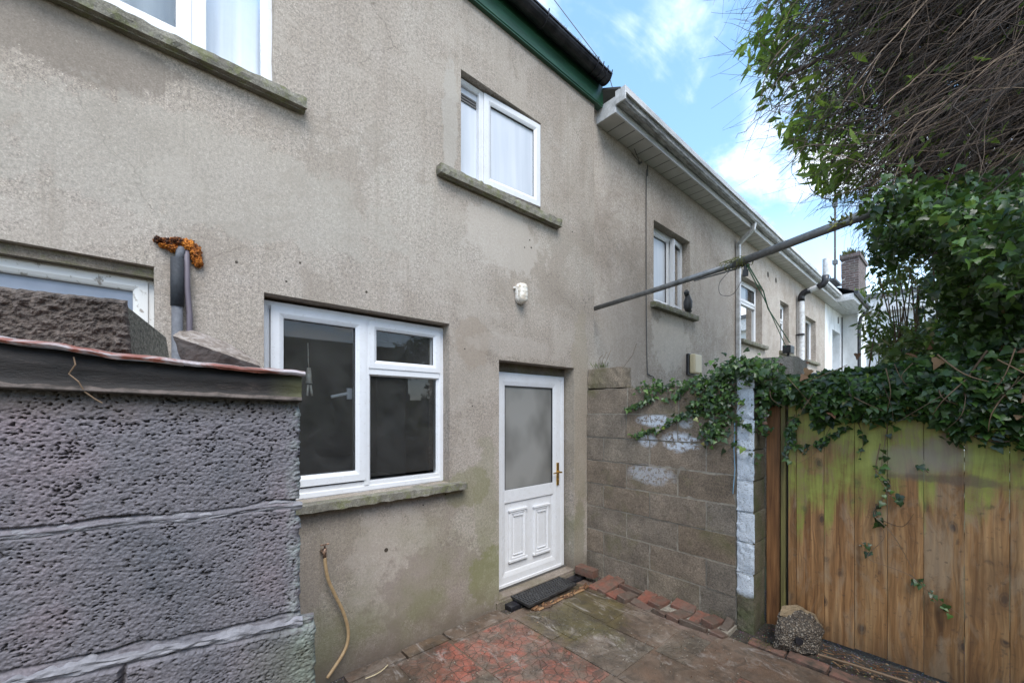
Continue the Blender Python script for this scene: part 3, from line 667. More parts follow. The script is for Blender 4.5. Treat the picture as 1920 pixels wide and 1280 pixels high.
# lower kitchen window
w = win(H, .443, 1.617, 1.066, 2.20, .088, .045, 'three light white kitchen window beside the door')
sash(w, .490, 1.030, 1.136, 2.178, .078, .067)
MB().box(1.020, 1.052, .084, .15, 1.10, 2.17).build('mullion', 'white_upvc', w, bevel=.002)
sash(w, 1.049, 1.584, 1.862, 2.172, .078, .055)
MB().box(1.052, 1.58, .084, .15, 1.822, 1.866).build('transom', 'white_upvc', w, bevel=.002)
pane_box(1.06, 1.565, 1.15, 1.82, .11).build('pane', 'clear_glass', w)
MB().ring(1.050, 1.580, 1.105, 1.830, ring_prof(.016, .096, .14, .004)).build('glazing_bead', 'white_upvc', w, bevel=.001)
MB().box(.443, 1.612, .092, .15, 1.058, 1.125).build('bottom_rail', 'white_upvc', w, bevel=.002)
MB().box(1.36, 1.40, .0895, .094, 1.088, 1.096).build('drain_slot', 'dark_timber', w)
ih = MB().tube([(.955, .16, 1.70), (.84, .17, 1.672)], .010, 8); ih.box(.935, .965, .15, .17, 1.66, 1.73); ih.build('handle', 'white_upvc', w)
sill(w, .36, 1.735, 1.060, 1.005, .10, -.075, 3)
# things seen through the kitchen glass
it = MB().tube([(.74, .30, 2.02), (.742, .30, 1.90), (.745, .30, 1.86)], .003, 5); it.tube([(.745, .30, 1.86), (.745, .30, 1.76)], [.012, .022], 8)
it.tube([(.74, .30, 1.75), (.735, .30, 1.68)], .007, 6); it.tube([(.755, .30, 1.75), (.765, .30, 1.68)], .007, 6)
link_o = it.build('hanging_ornament', 'lamp_diffuser', None, smooth=True, label='pale utensil shaped ornament hanging behind the kitchen window glass', category='ornament')
room = MB()
def rm(x0, x1, z0, z1, d=1.6, m='room_dark', y=.30):
    o = MB(); v = [(x0, y, z0), (x1, y, z0), (x1, y, z1), (x0, y, z1), (x0-.4, y+d, z0-.3), (x1+.4, y+d, z0-.3), (x1+.4, y+d, z1+.3), (x0-.4, y+d, z1+.3)]
    o.add(v, [(0, 1, 5, 4), (1, 2, 6, 5), (2, 3, 7, 6), (3, 0, 4, 7), (4, 5, 6, 7)]); return o
rm(.443, 1.617, 1.06, 2.22).build('room_interior', 'room_dark', H)
ct = MB(); ct.box(.45, 1.5, .45, .9, .80, 1.05)
ct.build('worktop_clutter', 'room_clutter', H)
# upper right window with its sash ajar
w = win(H, 1.715, 2.560, 3.335, 4.125, .055, .040, 'white bedroom window with its right sash slightly open')
MB().box(1.922, 1.966, .052, .11, 3.36, 4.10).build('mullion', 'white_upvc', w, bevel=.002)
pane_box(1.76, 1.925, 3.37, 4.09, .085).build('pane', 'film_glass', w)
for k in range(3): MB().box(1.765, 1.915, .076, .083, 4.02-k*.022, 4.033-k*.022).build('blind_slat', 'cable_grey', w)
s_ = thing('tmp', '', ''); bpy.data.objects.remove(s_)
def rot_z(objs, pivot, ang, tilt=0):
    M = Matrix.Translation(pivot) @ Matrix.Rotation(ang, 4, 'Z') @ Matrix.Rotation(tilt, 4, 'X') @ Matrix.Translation([-a for a in pivot])
    for o in objs: o.data.transform(M)
before = set(bpy.data.objects)
sash(w, 1.966, 2.565, 3.392, 4.115, .040, .070, 'film_glass')
rot_z([o for o in bpy.data.objects if o not in before], (1.97, .05, 3.4), R(-4.0))
MB().box(1.77, 2.52, .13, .134, 3.34, 4.13).build('blind', 'pale_blind', w)
sill(w, 1.50, 2.79, 3.330, 3.255, .09, -.065, 5)
jb = MB(); 
for k in range(6): jb.box(2.30+k*.045, 2.33+k*.045, .0, .03, 3.332, 3.345+.02*random.random())
jb.build('window_debris', 'dead_leaf', w)
rm(1.715, 2.572, 3.33, 4.135, .8).build('room_interior', 'room_dark', H)
# upper left window
w = win(H, -1.25, .493, 3.345, 4.45, .055, .050, 'large white window at the top left with a net curtain')
sash(w, -.56, .140, 3.39, 4.42, .045, .060)
MB().box(.135, .200, .050, .11, 3.39, 4.42).build('mullion', 'white_upvc', w, bevel=.003)
pane_box(.19, .45, 3.37, 4.42, .085).build('pane', 'clear_glass', w)
pane_box(-1.21, -.56, 3.37, 4.42, .085).build('pane', 'clear_glass', w)
MB().box(-.60, -.555, .05, .11, 3.39, 4.42).build('mullion', 'white_upvc', w, bevel=.003)
cu = MB(); nn_ = 120; vs = []
for k in range(nn_+1):
    x = -1.23+1.72*k/nn_; yy = .15+.012*math.sin(k*.7)+.01*math.sin(k*.31); vs += [(x, yy, 3.35), (x, yy, 4.45)]
cu.add(vs, [(2*k, 2*k+2, 2*k+3, 2*k+1) for k in range(nn_)]); cu.build('curtain', 'net_curtain', w, smooth=True, normals=False)
sill(w, -1.45, .645, 3.328, 3.262, .09, -.07, 9)
# lower left window (old painted)
w = win(H, -.9, .003, 1.10, 2.205, .078, .030, 'old white window with flaking paint behind the lean-to', 'old_white_paint')
MB().ring(-.89, -.020, 1.13, 2.195, ring_prof(.052, .070, .12)).build('sash', 'old_white_paint', w)
pane_box(-.845, -.065, 1.17, 2.15, .10).build('pane', 'fogged_pane', w)
MB().box(-.9, .003, .03, .14, 2.205, 2.252).build('head_board', 'step_concrete', w)
sill(w, -1.0, .06, 1.10, 1.04, .09, -.06, 12)
rm(-.9, .004, 1.1, 2.25, .8).build('room_interior', 'room_dark', H)
# --- back door
fr = MB().ring(2.088, 3.008, .062, 1.915, ring_prof(.055, .112, .18)).build('door_frame', 'white_upvc', H, bevel=.0015)
MB().box(2.088, 3.03, .13, .20, 1.905, 2.0).build('header_panel', 'step_concrete', H)
D = MB(); D.ring(2.140, 2.945, .098, 1.905, ring_prof(.105, .104, .16, .006)); D.box(2.24, 2.85, .106, .15, .795, .905)
D.box(2.24, 2.845, .118, .150, .17, .80)
for (a, b_, c, d) in ((2.288, 2.497, .285, .722), (2.586, 2.795, .278, .710)):
    D.ring(a, b_, c, d, [(0, .13), (0, .112), (.010, .102), (.026, .100), (.034, .108), (.044, .110), (.044, .13)])
    D.ring(a+.044, b_-.044, c+.044, d-.044, [(0, .13), (0, .113), (.014, .107), (.03, .106), (.03, .13)]); D.box(a+.07, b_-.07, .107, .13, c+.07, d-.07)
    D.box(a-.006, b_+.006, .094, .118, d-.010, d+.008); D.box(a-.006, b_+.006, .094, .118, c-.010, c+.008)
    D.box(a+.05, b_-.05, .098, .118, d-.055, d-.045); D.box(a+.05, b_-.05, .098, .118, c+.045, c+.055)
D.box(2.135, 2.945, .095, .12, .085, .108)
D = D.build('door', 'white_upvc', H, bevel=.0015)
pane_box(2.235, 2.85, .89, 1.815, .125).build('pane', 'frosted_grey', D)
MB().ring(2.243, 2.843, .90, 1.803, [(0, .13), (0, .112), (.006, .112), (.006, .13)]).build('glazing_gasket', 'cable_black', D)
MB().box(2.2, 2.9, .24, .245, .5, 1.85).build('inner_blind', 'grey_blind', D)
hd = MB(); hd.box(2.888, 2.918, .094, .106, .872, 1.088); hd.tube([(2.903, .10, 1.0), (2.903, .058, 1.0)], .010, 8); hd.tube([(2.915, .058, 1.0), (2.86, .055, 1.003), (2.80, .060, .998)], [.009, .0085, .006], 8); hd.tube([(2.903, .096, .925), (2.903, .088, .925)], .009, 8)
hd.build('handle', 'brass', D, bevel=.003)
MB().box(2.088, 3.02, .10, .2, .045, .082).build('threshold', 'cable_grey', H, bevel=.003)
vs, fs = rough_box(2.05, 3.06, -.02, .28, -.05, .045, amp=.004, rnd=.01, seed=4); MB().add(vs, fs).build('door_step', 'step_concrete', H)
rm(2.09, 3.03, .1, 2.0, 1.2, y=.26).build('room_interior', 'room_dark', H)

# ------------------------------------------------------------------ neighbour house
YB = .06
NB = thing('terraced_house', 'long neighbouring rendered house with white soffit, white gutter and four windows', 'house')
K = .9846
NW = [(4.63, 5.625, 2.93, 3.955), (7.56, 8.66, 2.83, 3.945), (9.79, 10.42, 2.85, 3.905), (11.80, 12.83, 2.84, 3.905)]
wn = MB(); facade(wn, 3.345, 13.87, -.05, 4.75, YB, NW, .3)
wn.add([(13.87, YB, -.05), (13.87, 9, -.05), (13.87, 9, 4.75), (13.87, YB, 4.75)], [(0, 1, 2, 3)])
nwall = wn.build('wall', 'render_neighbour', NB, normals=False)
vh = MB()
for x, z in ((9.0, 4.26), (9.5, 4.255)): MB().tube([(x, YB+.01, z), (x, YB-.003, z)], .055, 12).build('air_vent', 'dark_timber', nwall)
sf = MB(); sf.box(3.48, 15.6, -.155, YB+.0, 4.585, 4.60); sf.build('soffit', 'soffit_board', NB)
fa = MB(); fa.box(3.475, 15.6, -.178, -.158, 4.578, 4.70); fa.box(3.46, 3.476, -.178, YB, 4.578, 4.74); fa.build('fascia', 'white_gutter', NB, bevel=.003)
gu = MB(); gu.sweep([(-.18, 4.70), (-.18, 4.66), (-.185, 4.648), (-.245, 4.648), (-.262, 4.668), (-.266, 4.70), (-.285, 4.755), (-.290, 4.768), (-.280, 4.768), (-.258, 4.70), (-.25, 4.668), (-.19, 4.658)], [3.47, 13.9])
gu.build('gutter', 'stained_gutter', NB)
gl_ = MB(); gl_.box(3.465, 14.0, -.292, -.274, 4.715, 4.782); gl_.box(3.452, 3.470, -.292, -.175, 4.645, 4.782); gl_.build('gutter_lip', 'white_gutter', NB, bevel=.003)
rf = MB(); rf.add([(3.45, -.24, 4.79), (15.6, -.24, 4.79), (15.6, 4.5, 7.3), (3.45, 4.5, 7.3), (3.45, -.24, 4.77), (15.6, -.24, 4.77), (15.6, 4.5, 7.27), (3.45, 4.5, 7.27)], [(0, 1, 2, 3), (7, 6, 5, 4), (0, 4, 5, 1), (1, 5, 6, 2), (0, 3, 7, 4)])
rf.add([(3.45, 4.5, 7.3), (15.6, 4.5, 7.3), (15.6, 9, 4.8), (3.45, 9, 4.8)], [(0, 1, 2, 3)])
rf.build('roof', 'slate', NB)
labs = ['wide white window with one sash open above the wall lamp', 'white window right of the square downpipe', 'narrow white window', 'farthest white window beyond the soil pipe']
for i, (x0, x1, z0, z1) in enumerate(NW):
    yy = YB+.11
    w = win(NB, x0, x1, z0, z1, yy, .06, labs[i])
    if i == 0:
        xm = x0+.58
        sash(w, x0+.04, xm, z0+.05, z1-.05, yy-.012, .06, 'film_glass'); before = set(bpy.data.objects)
        sash(w, xm+.02, x1-.03, z0+.05, z1-.05, yy-.012, .055)
        rot_z([o for o in bpy.data.objects if o not in before], (x1-.03, yy, z0), R(9))
    elif i == 3:
        pane_box(x0+.05, x1-.05, z0+.05, z1-.05, yy+.03).build('pane', 'clear_glass', w)
    else:
        zm = z0+.66*(z1-z0)
        sash(w, x0+.04, x1-.04, zm, z1-.04, yy-.012, .055); pane_box(x0+.05, x1-.05, z0+.05, zm, yy+.03).build('pane', 'clear_glass', w)
        MB().box(x0+.04, x1-.04, yy-.003, yy+.06, zm-.05, zm+.004).build('transom', 'white_upvc', w)
    bl = MB(); f_ = {0: .97, 1: .66, 2: .5, 3: .5}[i]; bl.box(x0+.03, x0+(x1-x0)*f_, yy+.055, yy+.06, z0, z1); bl.build('blind', 'pale_blind', w)
    sill(w, x0-.08, x1+.15, z0-.004, z0-.075, YB+.10, YB-.075, 20+i)
    rm(x0, x1, z0, z1, .7, y=YB+.3).build('room_interior', 'room_dark', NB)
# square downpipe
dp = MB()
def sq_pipe(mb, pts, hw=.032):
    for a, b_ in zip(pts[:-1], pts[1:]):
        a, b_ = Vector(a), Vector(b_); d = (b_-a).normalized(); sd_ = Vector((1, 0, 0)); u = d.cross(sd_).normalized()
        vs = [p+sd_*i*hw+u*j*hw for p in (a-d*.012, b_+d*.012) for i, j in ((-1, -1), (1, -1), (1, 1), (-1, 1))]
        mb.add(vs, [(0, 1, 2, 3), (7, 6, 5, 4), (0, 4, 5, 1), (1, 5, 6, 2), (2, 6, 7, 3), (3, 7, 4, 0)])
sq_pipe(dp, [(7.33, .02, -.04), (7.33, .02, 4.38), (7.33, -.20, 4.56), (7.33, -.22, 4.67)]); dp.build('downpipe', 'white_gutter', NB, bevel=.008)
sp = MB().tube([(11.02, -.03, 0), (11.02, -.03, 4.12)], .062, 14).build('soil_pipe', 'white_gutter', NB, smooth=False)
def arc(c, r, a0, a1, n=6): return [(c[0], c[1]+r*math.cos(R(a0+(a1-a0)*k/n)), c[2]+r*math.sin(R(a0+(a1-a0)*k/n))) for k in range(n+1)]
MB().tube([(11.02, -.03, 4.08)]+arc((11.02, -.16, 4.16), .13, 0, 75)+[(11.02, -.20, 4.30)], .070, 14).build('pipe_elbow', 'black_plastic', sp, smooth=True)
MB().tube([(11.02, -.20, 4.30), (11.02, -.36, 4.35)], .060, 14).build('pipe_offset', 'white_gutter', sp)
MB().tube([(11.02, -.34, 4.34), (11.02, -.43, 4.37), (11.02, -.47, 4.44), (11.02, -.48, 4.56)], .070, 14).build('pipe_elbow', 'black_plastic', sp, smooth=True)
MB().tube([(11.02, -.48, 4.54), (11.02, -.48, 4.92)], .060, 14).build('pipe_top', 'white_gutter', sp)
MB().tube([(10.95, .05, 3.32), (10.95, -.1, 3.32)], .02, 8).tube([(11.02, -.03, 3.30), (11.02, -.03, 3.345)], .068, 14).build('pipe_clip', 'black_plastic', sp)
# rendered pier with floodlight, seen over the ivy
# ------------------------------------------------------------------ white house, chimney, far building
WH = thing('white_house', 'white painted house end with narrow recessed window beyond the grey render', 'house')
ww = MB(); facade(ww, 13.87, 16.3, -.05, 4.75, YB, [(14.8, 15.9, 2.0, 3.98)], .3)
ww.box(16.3, 18.0, -.30, 6, -.05, 5.12)
ww.build('wall', 'white_wall_paint', WH, normals=False)
w = MB().ring(14.82, 15.88, 2.0, 3.96, ring_prof(.06, YB+.2, YB+.28)).build('window', 'white_upvc', WH); pane_box(14.87, 15.83, 2.05, 3.9, YB+.24).build('pane', 'fogged_pane', w)
MB().box(14.1, 16.28, -.50, YB, 4.60, 4.64).build('soffit', 'white_gutter', WH)
MB().box(14.05, 16.3, -.53, -.50, 4.59, 4.76).box(14.03, 14.05, -.53, -.18, 4.59, 4.76).build('fascia', 'white_gutter', WH)
rr_ = MB(); rr_.add([(14.03, -.6, 4.78), (16.3, -.6, 4.78), (16.3, 3, 6.6), (14.03, 3, 6.6)], [(0, 1, 2, 3)]); rr_.build('roof', 'slate', WH, normals=False)
MB().tube([(14.0, -.585, 4.76), (16.25, -.585, 4.72)], .05, 8).build('gutter', 'black_plastic', WH)
MB().tube([(16.2, -.585, 4.72), (16.15, -.40, 4.45), (16.15, -.36, 4.2), (16.15, -.36, 0)], .045, 8).tube([(15.95, .02, 4.5), (15.95, .02, 1.5)], .018, 5).build('downpipe', 'black_plastic', WH)
MB().box(15.55, 15.60, YB-.02, YB, 4.25, 4.45).build('vent', 'cable_grey', WH)
CH = thing('chimney_stack', 'tall weathered brick chimney with plants growing on top', 'chimney')
cm = MB(); vs, fs = rough_box(16.28, 17.7, -.335, .10, 5.12, 6.52, seg=.15, amp=.02, rnd=.03, freq=5, seed=3); cm.add(vs, fs); cm.box(16.24, 17.74, -.37, .13, 6.38, 6.50); cm.build('brickwork', 'chimney_brick', CH)
MB().box(16.2, 17.8, -.38, .16, 5.06, 5.13).build('flashing', 'cable_grey', CH)
def tuft(name, c, r, n, m, parent=None, h=.2, seed=0, **tags):
    rg = random.Random(seed); mb = MB()
    for k in range(n):
        a = rg.uniform(0, 6.28); q = rg.uniform(0, 1)**.5; b0 = Vector((c[0]+r[0]*q*math.cos(a), c[1]+r[1]*q*math.sin(a), c[2]))
        d = Vector((rg.uniform(-1, 1)*.6, rg.uniform(-1, 1)*.6, 1)).normalized(); L = h*rg.uniform(.4, 1); w_ = L*.13
        sdv = d.orthogonal().normalized()*w_; t_ = b0+d*L
        mb.add([b0-sdv*.4, b0+sdv*.4, b0+d*L*.55+sdv, t_, b0+d*L*.55-sdv], [(0, 1, 2, 3, 4)])
    return mb.build(name, m, parent, normals=False, **tags)
tuft('plant', (16.9, -.1, 6.50), (.75, .25), 260, 'moss', CH, .24, 1)
tuft('roof_weeds', (15.6, -.35, 4.82), (.5, .18), 150, 'shrub_leaf', WH, .4, 2)
RV = thing('roof_vent', 'small pale box with mossy cap on the roof beside the chimney', 'roof vent')
MB().box(15.0, 15.6, .15, .5, 4.9, 5.42).build('body', 'white_wall_paint', RV); MB().box(14.85, 15.75, .0, .6, 5.42, 5.48).build('cap', 'slate', RV)
tuft('moss', (15.3, .3, 5.47), (.4, .25), 150, 'moss', RV, .16, 3)
AM = thing('aerial_mast', 'thin tall aerial mast rising beside the brick chimney', 'aerial')
MB().tube([(16.0, .2, 5.2), (16.0, .2, 8.0), (16.0, .2, 9.9)], [.03, .028, .02], 8).build('mast', 'cable_grey', AM)
for z in (8.15, 8.0, 6.2): MB().box(15.93, 16.07, .14, .26, z, z+.12).build('clamp', 'galvanised', AM)
for z, ze in ((5.6, 5.9), (6.1, 6.5)): MB().tube([(13.6, -.2, z-.15), (16.0, .2, z), (16.6, -.2, ze)], .009, 4).build('stay_wire', 'white_gutter', AM)
FB = thing('distant_building', 'pale building with flat white eaves seen behind the shrub', 'building')
MB().box(25, 34, -8, 2.5, -.05, 6.1).build('wall', 'white_wall_paint', FB); MB().box(24.6, 34.4, -8.4, 2.6, 6.1, 6.75).build('eaves_band', 'white_gutter', FB, bevel=.02)
MB().box(24.5, 34.5, -8.5, 2.7, 6.75, 6.95).build('roof', 'slate', FB)
for yy in (-4.2, -1.2): ff = MB().box(24.93, 25.0, yy, yy+1.2, 3.2, 4.8).build('window', 'fogged_pane', FB)
LB = MB(); 
LB = thing('outbuilding', 'low white garden outbuilding with grey render band glimpsed through the leaves', 'outbuilding')
MB().box(19.0, 23.5, -1.9, .5, -.05, 3.7).build('wall', 'white_wall_paint', LB); MB().box(18.8, 23.7, -2.1, .6, 3.7, 3.95).build('roof', 'step_concrete', LB)

# ------------------------------------------------------------------ block garden wall + pillar
GW = thing('block_wall', 'low wall of bare concrete blocks with white paint smears beside the back door', 'wall')
bw = MB(); zc = [-.05, .205, .43, .655, .88, 1.105, 1.33, 1.555, 1.795]
for r_ in range(len(zc)-1):
    js = [0.0, -.45, -.93, -1.378] if r_ % 2 == 0 else [0.0, -.20, -.68, -1.16, -1.378]
    if r_ == 0: js = [0, -.2, -.66, -1.11, -1.378]
    if r_ == 7: js = [0, -.46, -.94, -1.378]
    for k in range(len(js)-1):
        o_ = random.uniform(-.004, .005)
        vs, fs = rough_box(3.22+o_, 3.41, js[k+1]+.004, js[k]-.004, zc[r_]+.0042, zc[r_+1]-.0042, seg=.045, amp=.0015, rnd=.0055, freq=22, seed=r_*9+k)
        bw.add(vs, fs)
vs, fs = rough_box(3.225, 3.40, -.40, -.004, 1.80, 2.0, seg=.04, amp=.006, rnd=.016, seed=55); bw.add(vs, fs)
bw.build('blocks', 'garden_block', GW)
MB().box(3.2268, 3.40, -1.378, -.001, -.05, 1.79).build('mortar_joints', 'mortar', GW)
PL = MB()
zc2 = [-.05, .40, .63, .85, 1.075, 1.30, 1.52, 1.74, 1.87]
for r_ in range(len(zc2)-1):
    vs, fs = rough_box(3.212+random.uniform(-.003, .003), 3.46, -1.503+random.uniform(-.004, .004), -1.381, zc2[r_]+.004, zc2[r_+1]-.004, seg=.03, amp=.004, rnd=.014, freq=24, seed=100+r_); PL.add(vs, fs)
PL.box(3.222, 3.45, -1.49, -1.385, -.05, 1.86)
PL = PL.build('gate_pillar', 'painted_block', None, label='block pillar with flaking white painted face at the end of the garden wall', category='pillar')
# blue string on the wall end
MB().tube([(3.208, -1.372, 1.50), (3.205, -1.368, 1.3), (3.206, -1.374, 1.15), (3.20, -1.366, 1.02), (3.208, -1.36, .97)], .0035, 5).build('string', 'blue_rope', None, label='pale blue string hanging beside the white painted pillar', category='string')

# ------------------------------------------------------------------ wooden gate / fence
FN = thing('wooden_fence', 'tall close boarded timber fence, green with algae at the top', 'fence')
edges = [-1.655, -1.706, -1.863, -2.023, -2.181, -2.340, -2.50, -2.662, -2.82, -2.98, -3.14, -3.30, -3.46, -3.62, -3.78, -3.94, -4.10]
fb = MB()
for a, b_ in zip(edges[:-1], edges[1:]):
    dx = random.uniform(-.003, .003); bot = random.uniform(.02, .035)
    fb.box(3.42+dx, 3.438+dx, b_+.001, a-.001, bot, 1.77+random.uniform(-.01, .02))
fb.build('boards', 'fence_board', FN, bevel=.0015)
MB().box(3.445, 3.49, -4.1, -1.66, .30, .38).box(3.445, 3.49, -4.1, -1.66, 1.5, 1.58).build('rail', 'dark_timber', FN)
MB().box(3.445, 3.54, -1.598, -1.508, -.05, 1.80).build('post', 'brown_post', FN, bevel=.006)
MB().box(3.425, 3.46, -1.636, -1.607, .0, 1.80).build('batten', 'green_batten', FN, bevel=.003)
MB().box(3.47, 3.50, -1.70, -1.60, .0, 1.7).build('gate_stop', 'dark_timber', FN)
MB().box(3.45, 3.55, -4.2, -4.1, -.05, 1.9).build('post', 'brown_post', FN, bevel=.006)
# fence that closes the yard behind the photographer (seen in the window glass)
BF = thing('wooden_fence', 'brown panel fence closing the yard, seen only as reflection in the windows', 'fence')
mb = MB()
for k in range(44): mb.box(-2.9+k*.148, -2.9+k*.148+.143, -4.32, -4.30, .02, 2.75)
mb.build('boards', 'fence_board', BF); MB().box(-2.9, 3.6, -4.36, -4.32, .4, .5).box(-2.9, 3.6, -4.36, -4.32, 1.6, 1.7).build('rail', 'dark_timber', BF)

# ------------------------------------------------------------------ foreground lean-to
UX = Vector((-.983, .1835, 0)).normalized()
SH = thing('lean_to_shed', 'small grey painted block lean-to with rusty metal roof edge at the left', 'shed', loc=(.226, -1.590, 0), rz=math.atan2(UX.y, UX.x))
# local frame: +x runs left along the face, +y points to the yard?  (rz ~169 deg: local +y = towards camera)
def course_off(u, z):
    return 0
nu, nz_ = 540, 560; U0, U1, Z0, Z1 = -.03, .62, .94, 1.615
vs = np.zeros(((nu+1)*(nz_+1), 3)); pit = np.zeros(len(vs)); jf = []
def j1(u): return 1.388+.006*noise.noise(Vector((u*9, 1, 0)))+.020*max(0, u-.2)*0
def j2(u): return 1.150+.035*u+.008*noise.noise(Vector((u*8, 7, 0)))
k = 0
for j in range(nz_+1):
    z = Z0+(Z1-Z0)*j/nz_
    for i in range(nu+1):
        u = U0+(U1-U0)*i/nu
        p3 = Vector((u*.85, z*1.15, 0))
        n1_ = noise.noise(p3*290); n2_ = noise.noise(p3*150+Vector((5, 1, 2))); n3_ = noise.noise(p3*26+Vector((1, 8, 2))); n4_ = noise.noise(p3*430+Vector((4, 4, 4)))
        vd = noise.voronoi(p3*215+Vector((n2_*.5, n1_*.5, 0)))[0]
        h = .0021*(.42-vd[0])+.0009*n4_+.0013*n2_+.0016*n3_
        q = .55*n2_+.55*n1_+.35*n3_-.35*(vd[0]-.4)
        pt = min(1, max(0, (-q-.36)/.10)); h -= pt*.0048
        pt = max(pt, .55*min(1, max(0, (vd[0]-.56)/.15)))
        a1, a2 = j1(u), j2(u)
        for aj, wj, dp_ in ((a1, .008+.004*noise.noise(Vector((u*25, 2, 0))), .006), (a2, .013+.007*noise.noise(Vector((u*18, 5, 0))), .004)):
            d = abs(z-aj)
            if d < wj*2.2:
                f = max(0, min(1, (wj*1.25-d)/(wj*.35)))
                h = h*(1-f)+f*(-.004+.003*noise.noise(Vector((u*60, z*160, 2))) + .005*max(0, 1-d/wj)); pt *= (1-f)
                # undercut shadow line above the joint
                g_ = max(0, 1-abs((z-aj)-wj*1.15)/.0035); h -= g_*.012*(.5+.8*noise.noise(Vector((u*14, aj*9, 0)))); 
        # vertical joint low down
        if z < a2-.015:
            h += .014
            d = abs(u-.268-.01*noise.noise(Vector((0, z*30, 1))))
            if d < .006: h -= .018*(1-d/.006); pt = max(pt, .8*(1-d/.006))
        uu = u
        # ragged right arris: lower course sticks out further to the right
        edge = 0.0 if z > a2 else -.027
        wob = .004*noise.noise(Vector((z*60, 3, 0)))+.003*noise.noise(Vector((z*160, 9, 0)))
        rr2 = .012
        if 1.36 < z < 1.40: wob += .007
        lim = edge+wob
        if u < lim: uu = lim; h -= .03
        elif u < lim+rr2: t_ = (lim+rr2-u)/rr2; h -= rr2*(1-math.sqrt(max(0, 1-t_*t_)))
        vs[k] = (uu, h, z); pit[k] = pt; k += 1
ii = np.arange(nu); jj = np.arange(nz_)
A = (jj[:, None]*(nu+1)+ii[None, :]).ravel()
F = np.stack([A+1, A, A+nu+1, A+nu+2], 1)
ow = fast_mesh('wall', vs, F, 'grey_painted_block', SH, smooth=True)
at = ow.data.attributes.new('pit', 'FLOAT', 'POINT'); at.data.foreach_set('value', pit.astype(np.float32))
core = MB(); core.box(.012, 1.6, -.12, -.022, -.05, 1.60); core.box(-.012, 1.6, -.12, -.010, -.05, .945); core.box(.015, .1, -.95, -.12, -.05, 1.58)
core.box(.62, 1.6, -.022, .0, .94, 1.6)
co_ = core.build('wall_core', 'grey_painted_block', SH, bevel=.006)
for zj in (.70, .93, 1.158, 1.388): MB().box(.62, 1.6, -.01, .0035, zj-.008, zj+.008).build('mortar_joint', 'old_mortar', SH, bevel=.003)
# smeared mortar along the two joints
for jn, (jfun, w0, seed) in enumerate(((j1, .009, 1), (j2, .0125, 2))):
    mb = MB(); n = 160; vs_ = []
    for i in range(n+1):
        u = -.004+.62*i/n; z = jfun(u)-(.002 if jn == 0 else .004); ww_ = w0*(.9+.9*noise.noise(Vector((u*14, seed, 0)))+.5*noise.noise(Vector((u*60, seed, 3))))
        for a in np.linspace(-1, 1, 9):
            zz_ = z+a*ww_*(1+.25*noise.noise(Vector((u*60, a*3, seed)))); pr_ = 1-abs(a)**(4 if a > 0 else 2); hh = (.0040 if jn == 0 else .0105)*pr_*(1+.5*noise.noise(Vector((u*45, a*2, seed))))+.0030*noise.noise(Vector((u*30, zz_*200, seed)))-.0045
            vs_.append((u, hh+.0008*noise.noise(Vector((u*200, zz_*500, 0))), zz_))
    mb.add(vs_, [(i*9+k_+9, i*9+k_, i*9+k_+1, i*9+k_+10) for i in range(n) for k_ in range(8)])
    mb.build('mortar_joint', 'old_mortar', SH, smooth=False, normals=False)
# fascia: bottom ledge, dark face, wavy rusty lip
def lipz(u): return 1.657+.075*u-.004*math.sin(u*9)+.0035*noise.noise(Vector((u*16, 0, 3)))+.002*noise.noise(Vector((u*45, 2, 3)))
fm = MB(); n = 90; vs_ = []; 
for i in range(n+1):
    u = -.002+.9*i/n; zt = lipz(u); zb = 1.600+.038*u
    for (yy, zz_) in ((-.02, zb), (.010, zb), (.012, zb+.004), (.006, zb+.008+.003*noise.noise(Vector((u*50, 1, 1)))), (.004, zb+.018), (.006+.003*noise.noise(Vector((u*12, 5, 1))), (zb+zt)/2), (.010, zt-.006), (-.02, zt-.004)): vs_.append((u, yy, zz_))
fm.add(vs_, [(i*8+k_, (i+1)*8+k_, (i+1)*8+k_+1, i*8+k_+1) for i in range(n) for k_ in range(7)]); fm.add(vs_[:8], [tuple(range(8))])
fa_ = fm.build('fascia', 'dark_fascia', SH, smooth=True, normals=True)
lg = MB(); vs_ = []
for i in range(n+1):
    u = -.002+.9*i/n; zb = 1.600+.038*u
    for (yy, zz_) in ((.0125, zb-.001), (.0175, zb+.001), (.0185, zb+.003), (.0125, zb+.0065+.003*noise.noise(Vector((u*70, 1, 5)))), (.0075, zb+.009+.004*noise.noise(Vector((u*40, 1, 5))))): vs_.append((u, yy, zz_))
lg.add(vs_, [(i*5+k_, (i+1)*5+k_, (i+1)*5+k_+1, i*5+k_+1) for i in range(n) for k_ in range(4)]); lg.build('ledge', 'ledge_dust', SH, smooth=True)
# metal sheet
sh = MB(); vs_ = []; n = 120; prof_n = 9
for i in range(n+1):
    u = -.008+.95*i/n; zt = lipz(u); bend = .006*noise.noise(Vector((u*8, 9, 0)))
    tipw = .0045+.004*abs(noise.noise(Vector((u*20, 4, 0))))
    row = [(.022+bend, zt-tipw), (.0245+bend, zt-.001), (.020+bend, zt+.0035), (.004, zt+.006), (-.10, zt+.002), (-.50, zt-.03), (-.95, zt-.07), (-.95, zt-.073), (-.1, zt-.001), (.002, zt+.0025), (.018+bend, zt+.0005)]
    for (yy, zz_) in row: vs_.append((u, yy, zz_))
m_ = len(row); sh.add(vs_, [(i*m_+k_, (i+1)*m_+k_, (i+1)*m_+(k_+1) % m_, i*m_+(k_+1) % m_) for i in range(n) for k_ in range(m_)]); sh.add(vs_[:m_], [tuple(range(m_))])
sh.build('roof_sheet', 'rusty_sheet', SH, smooth=False)
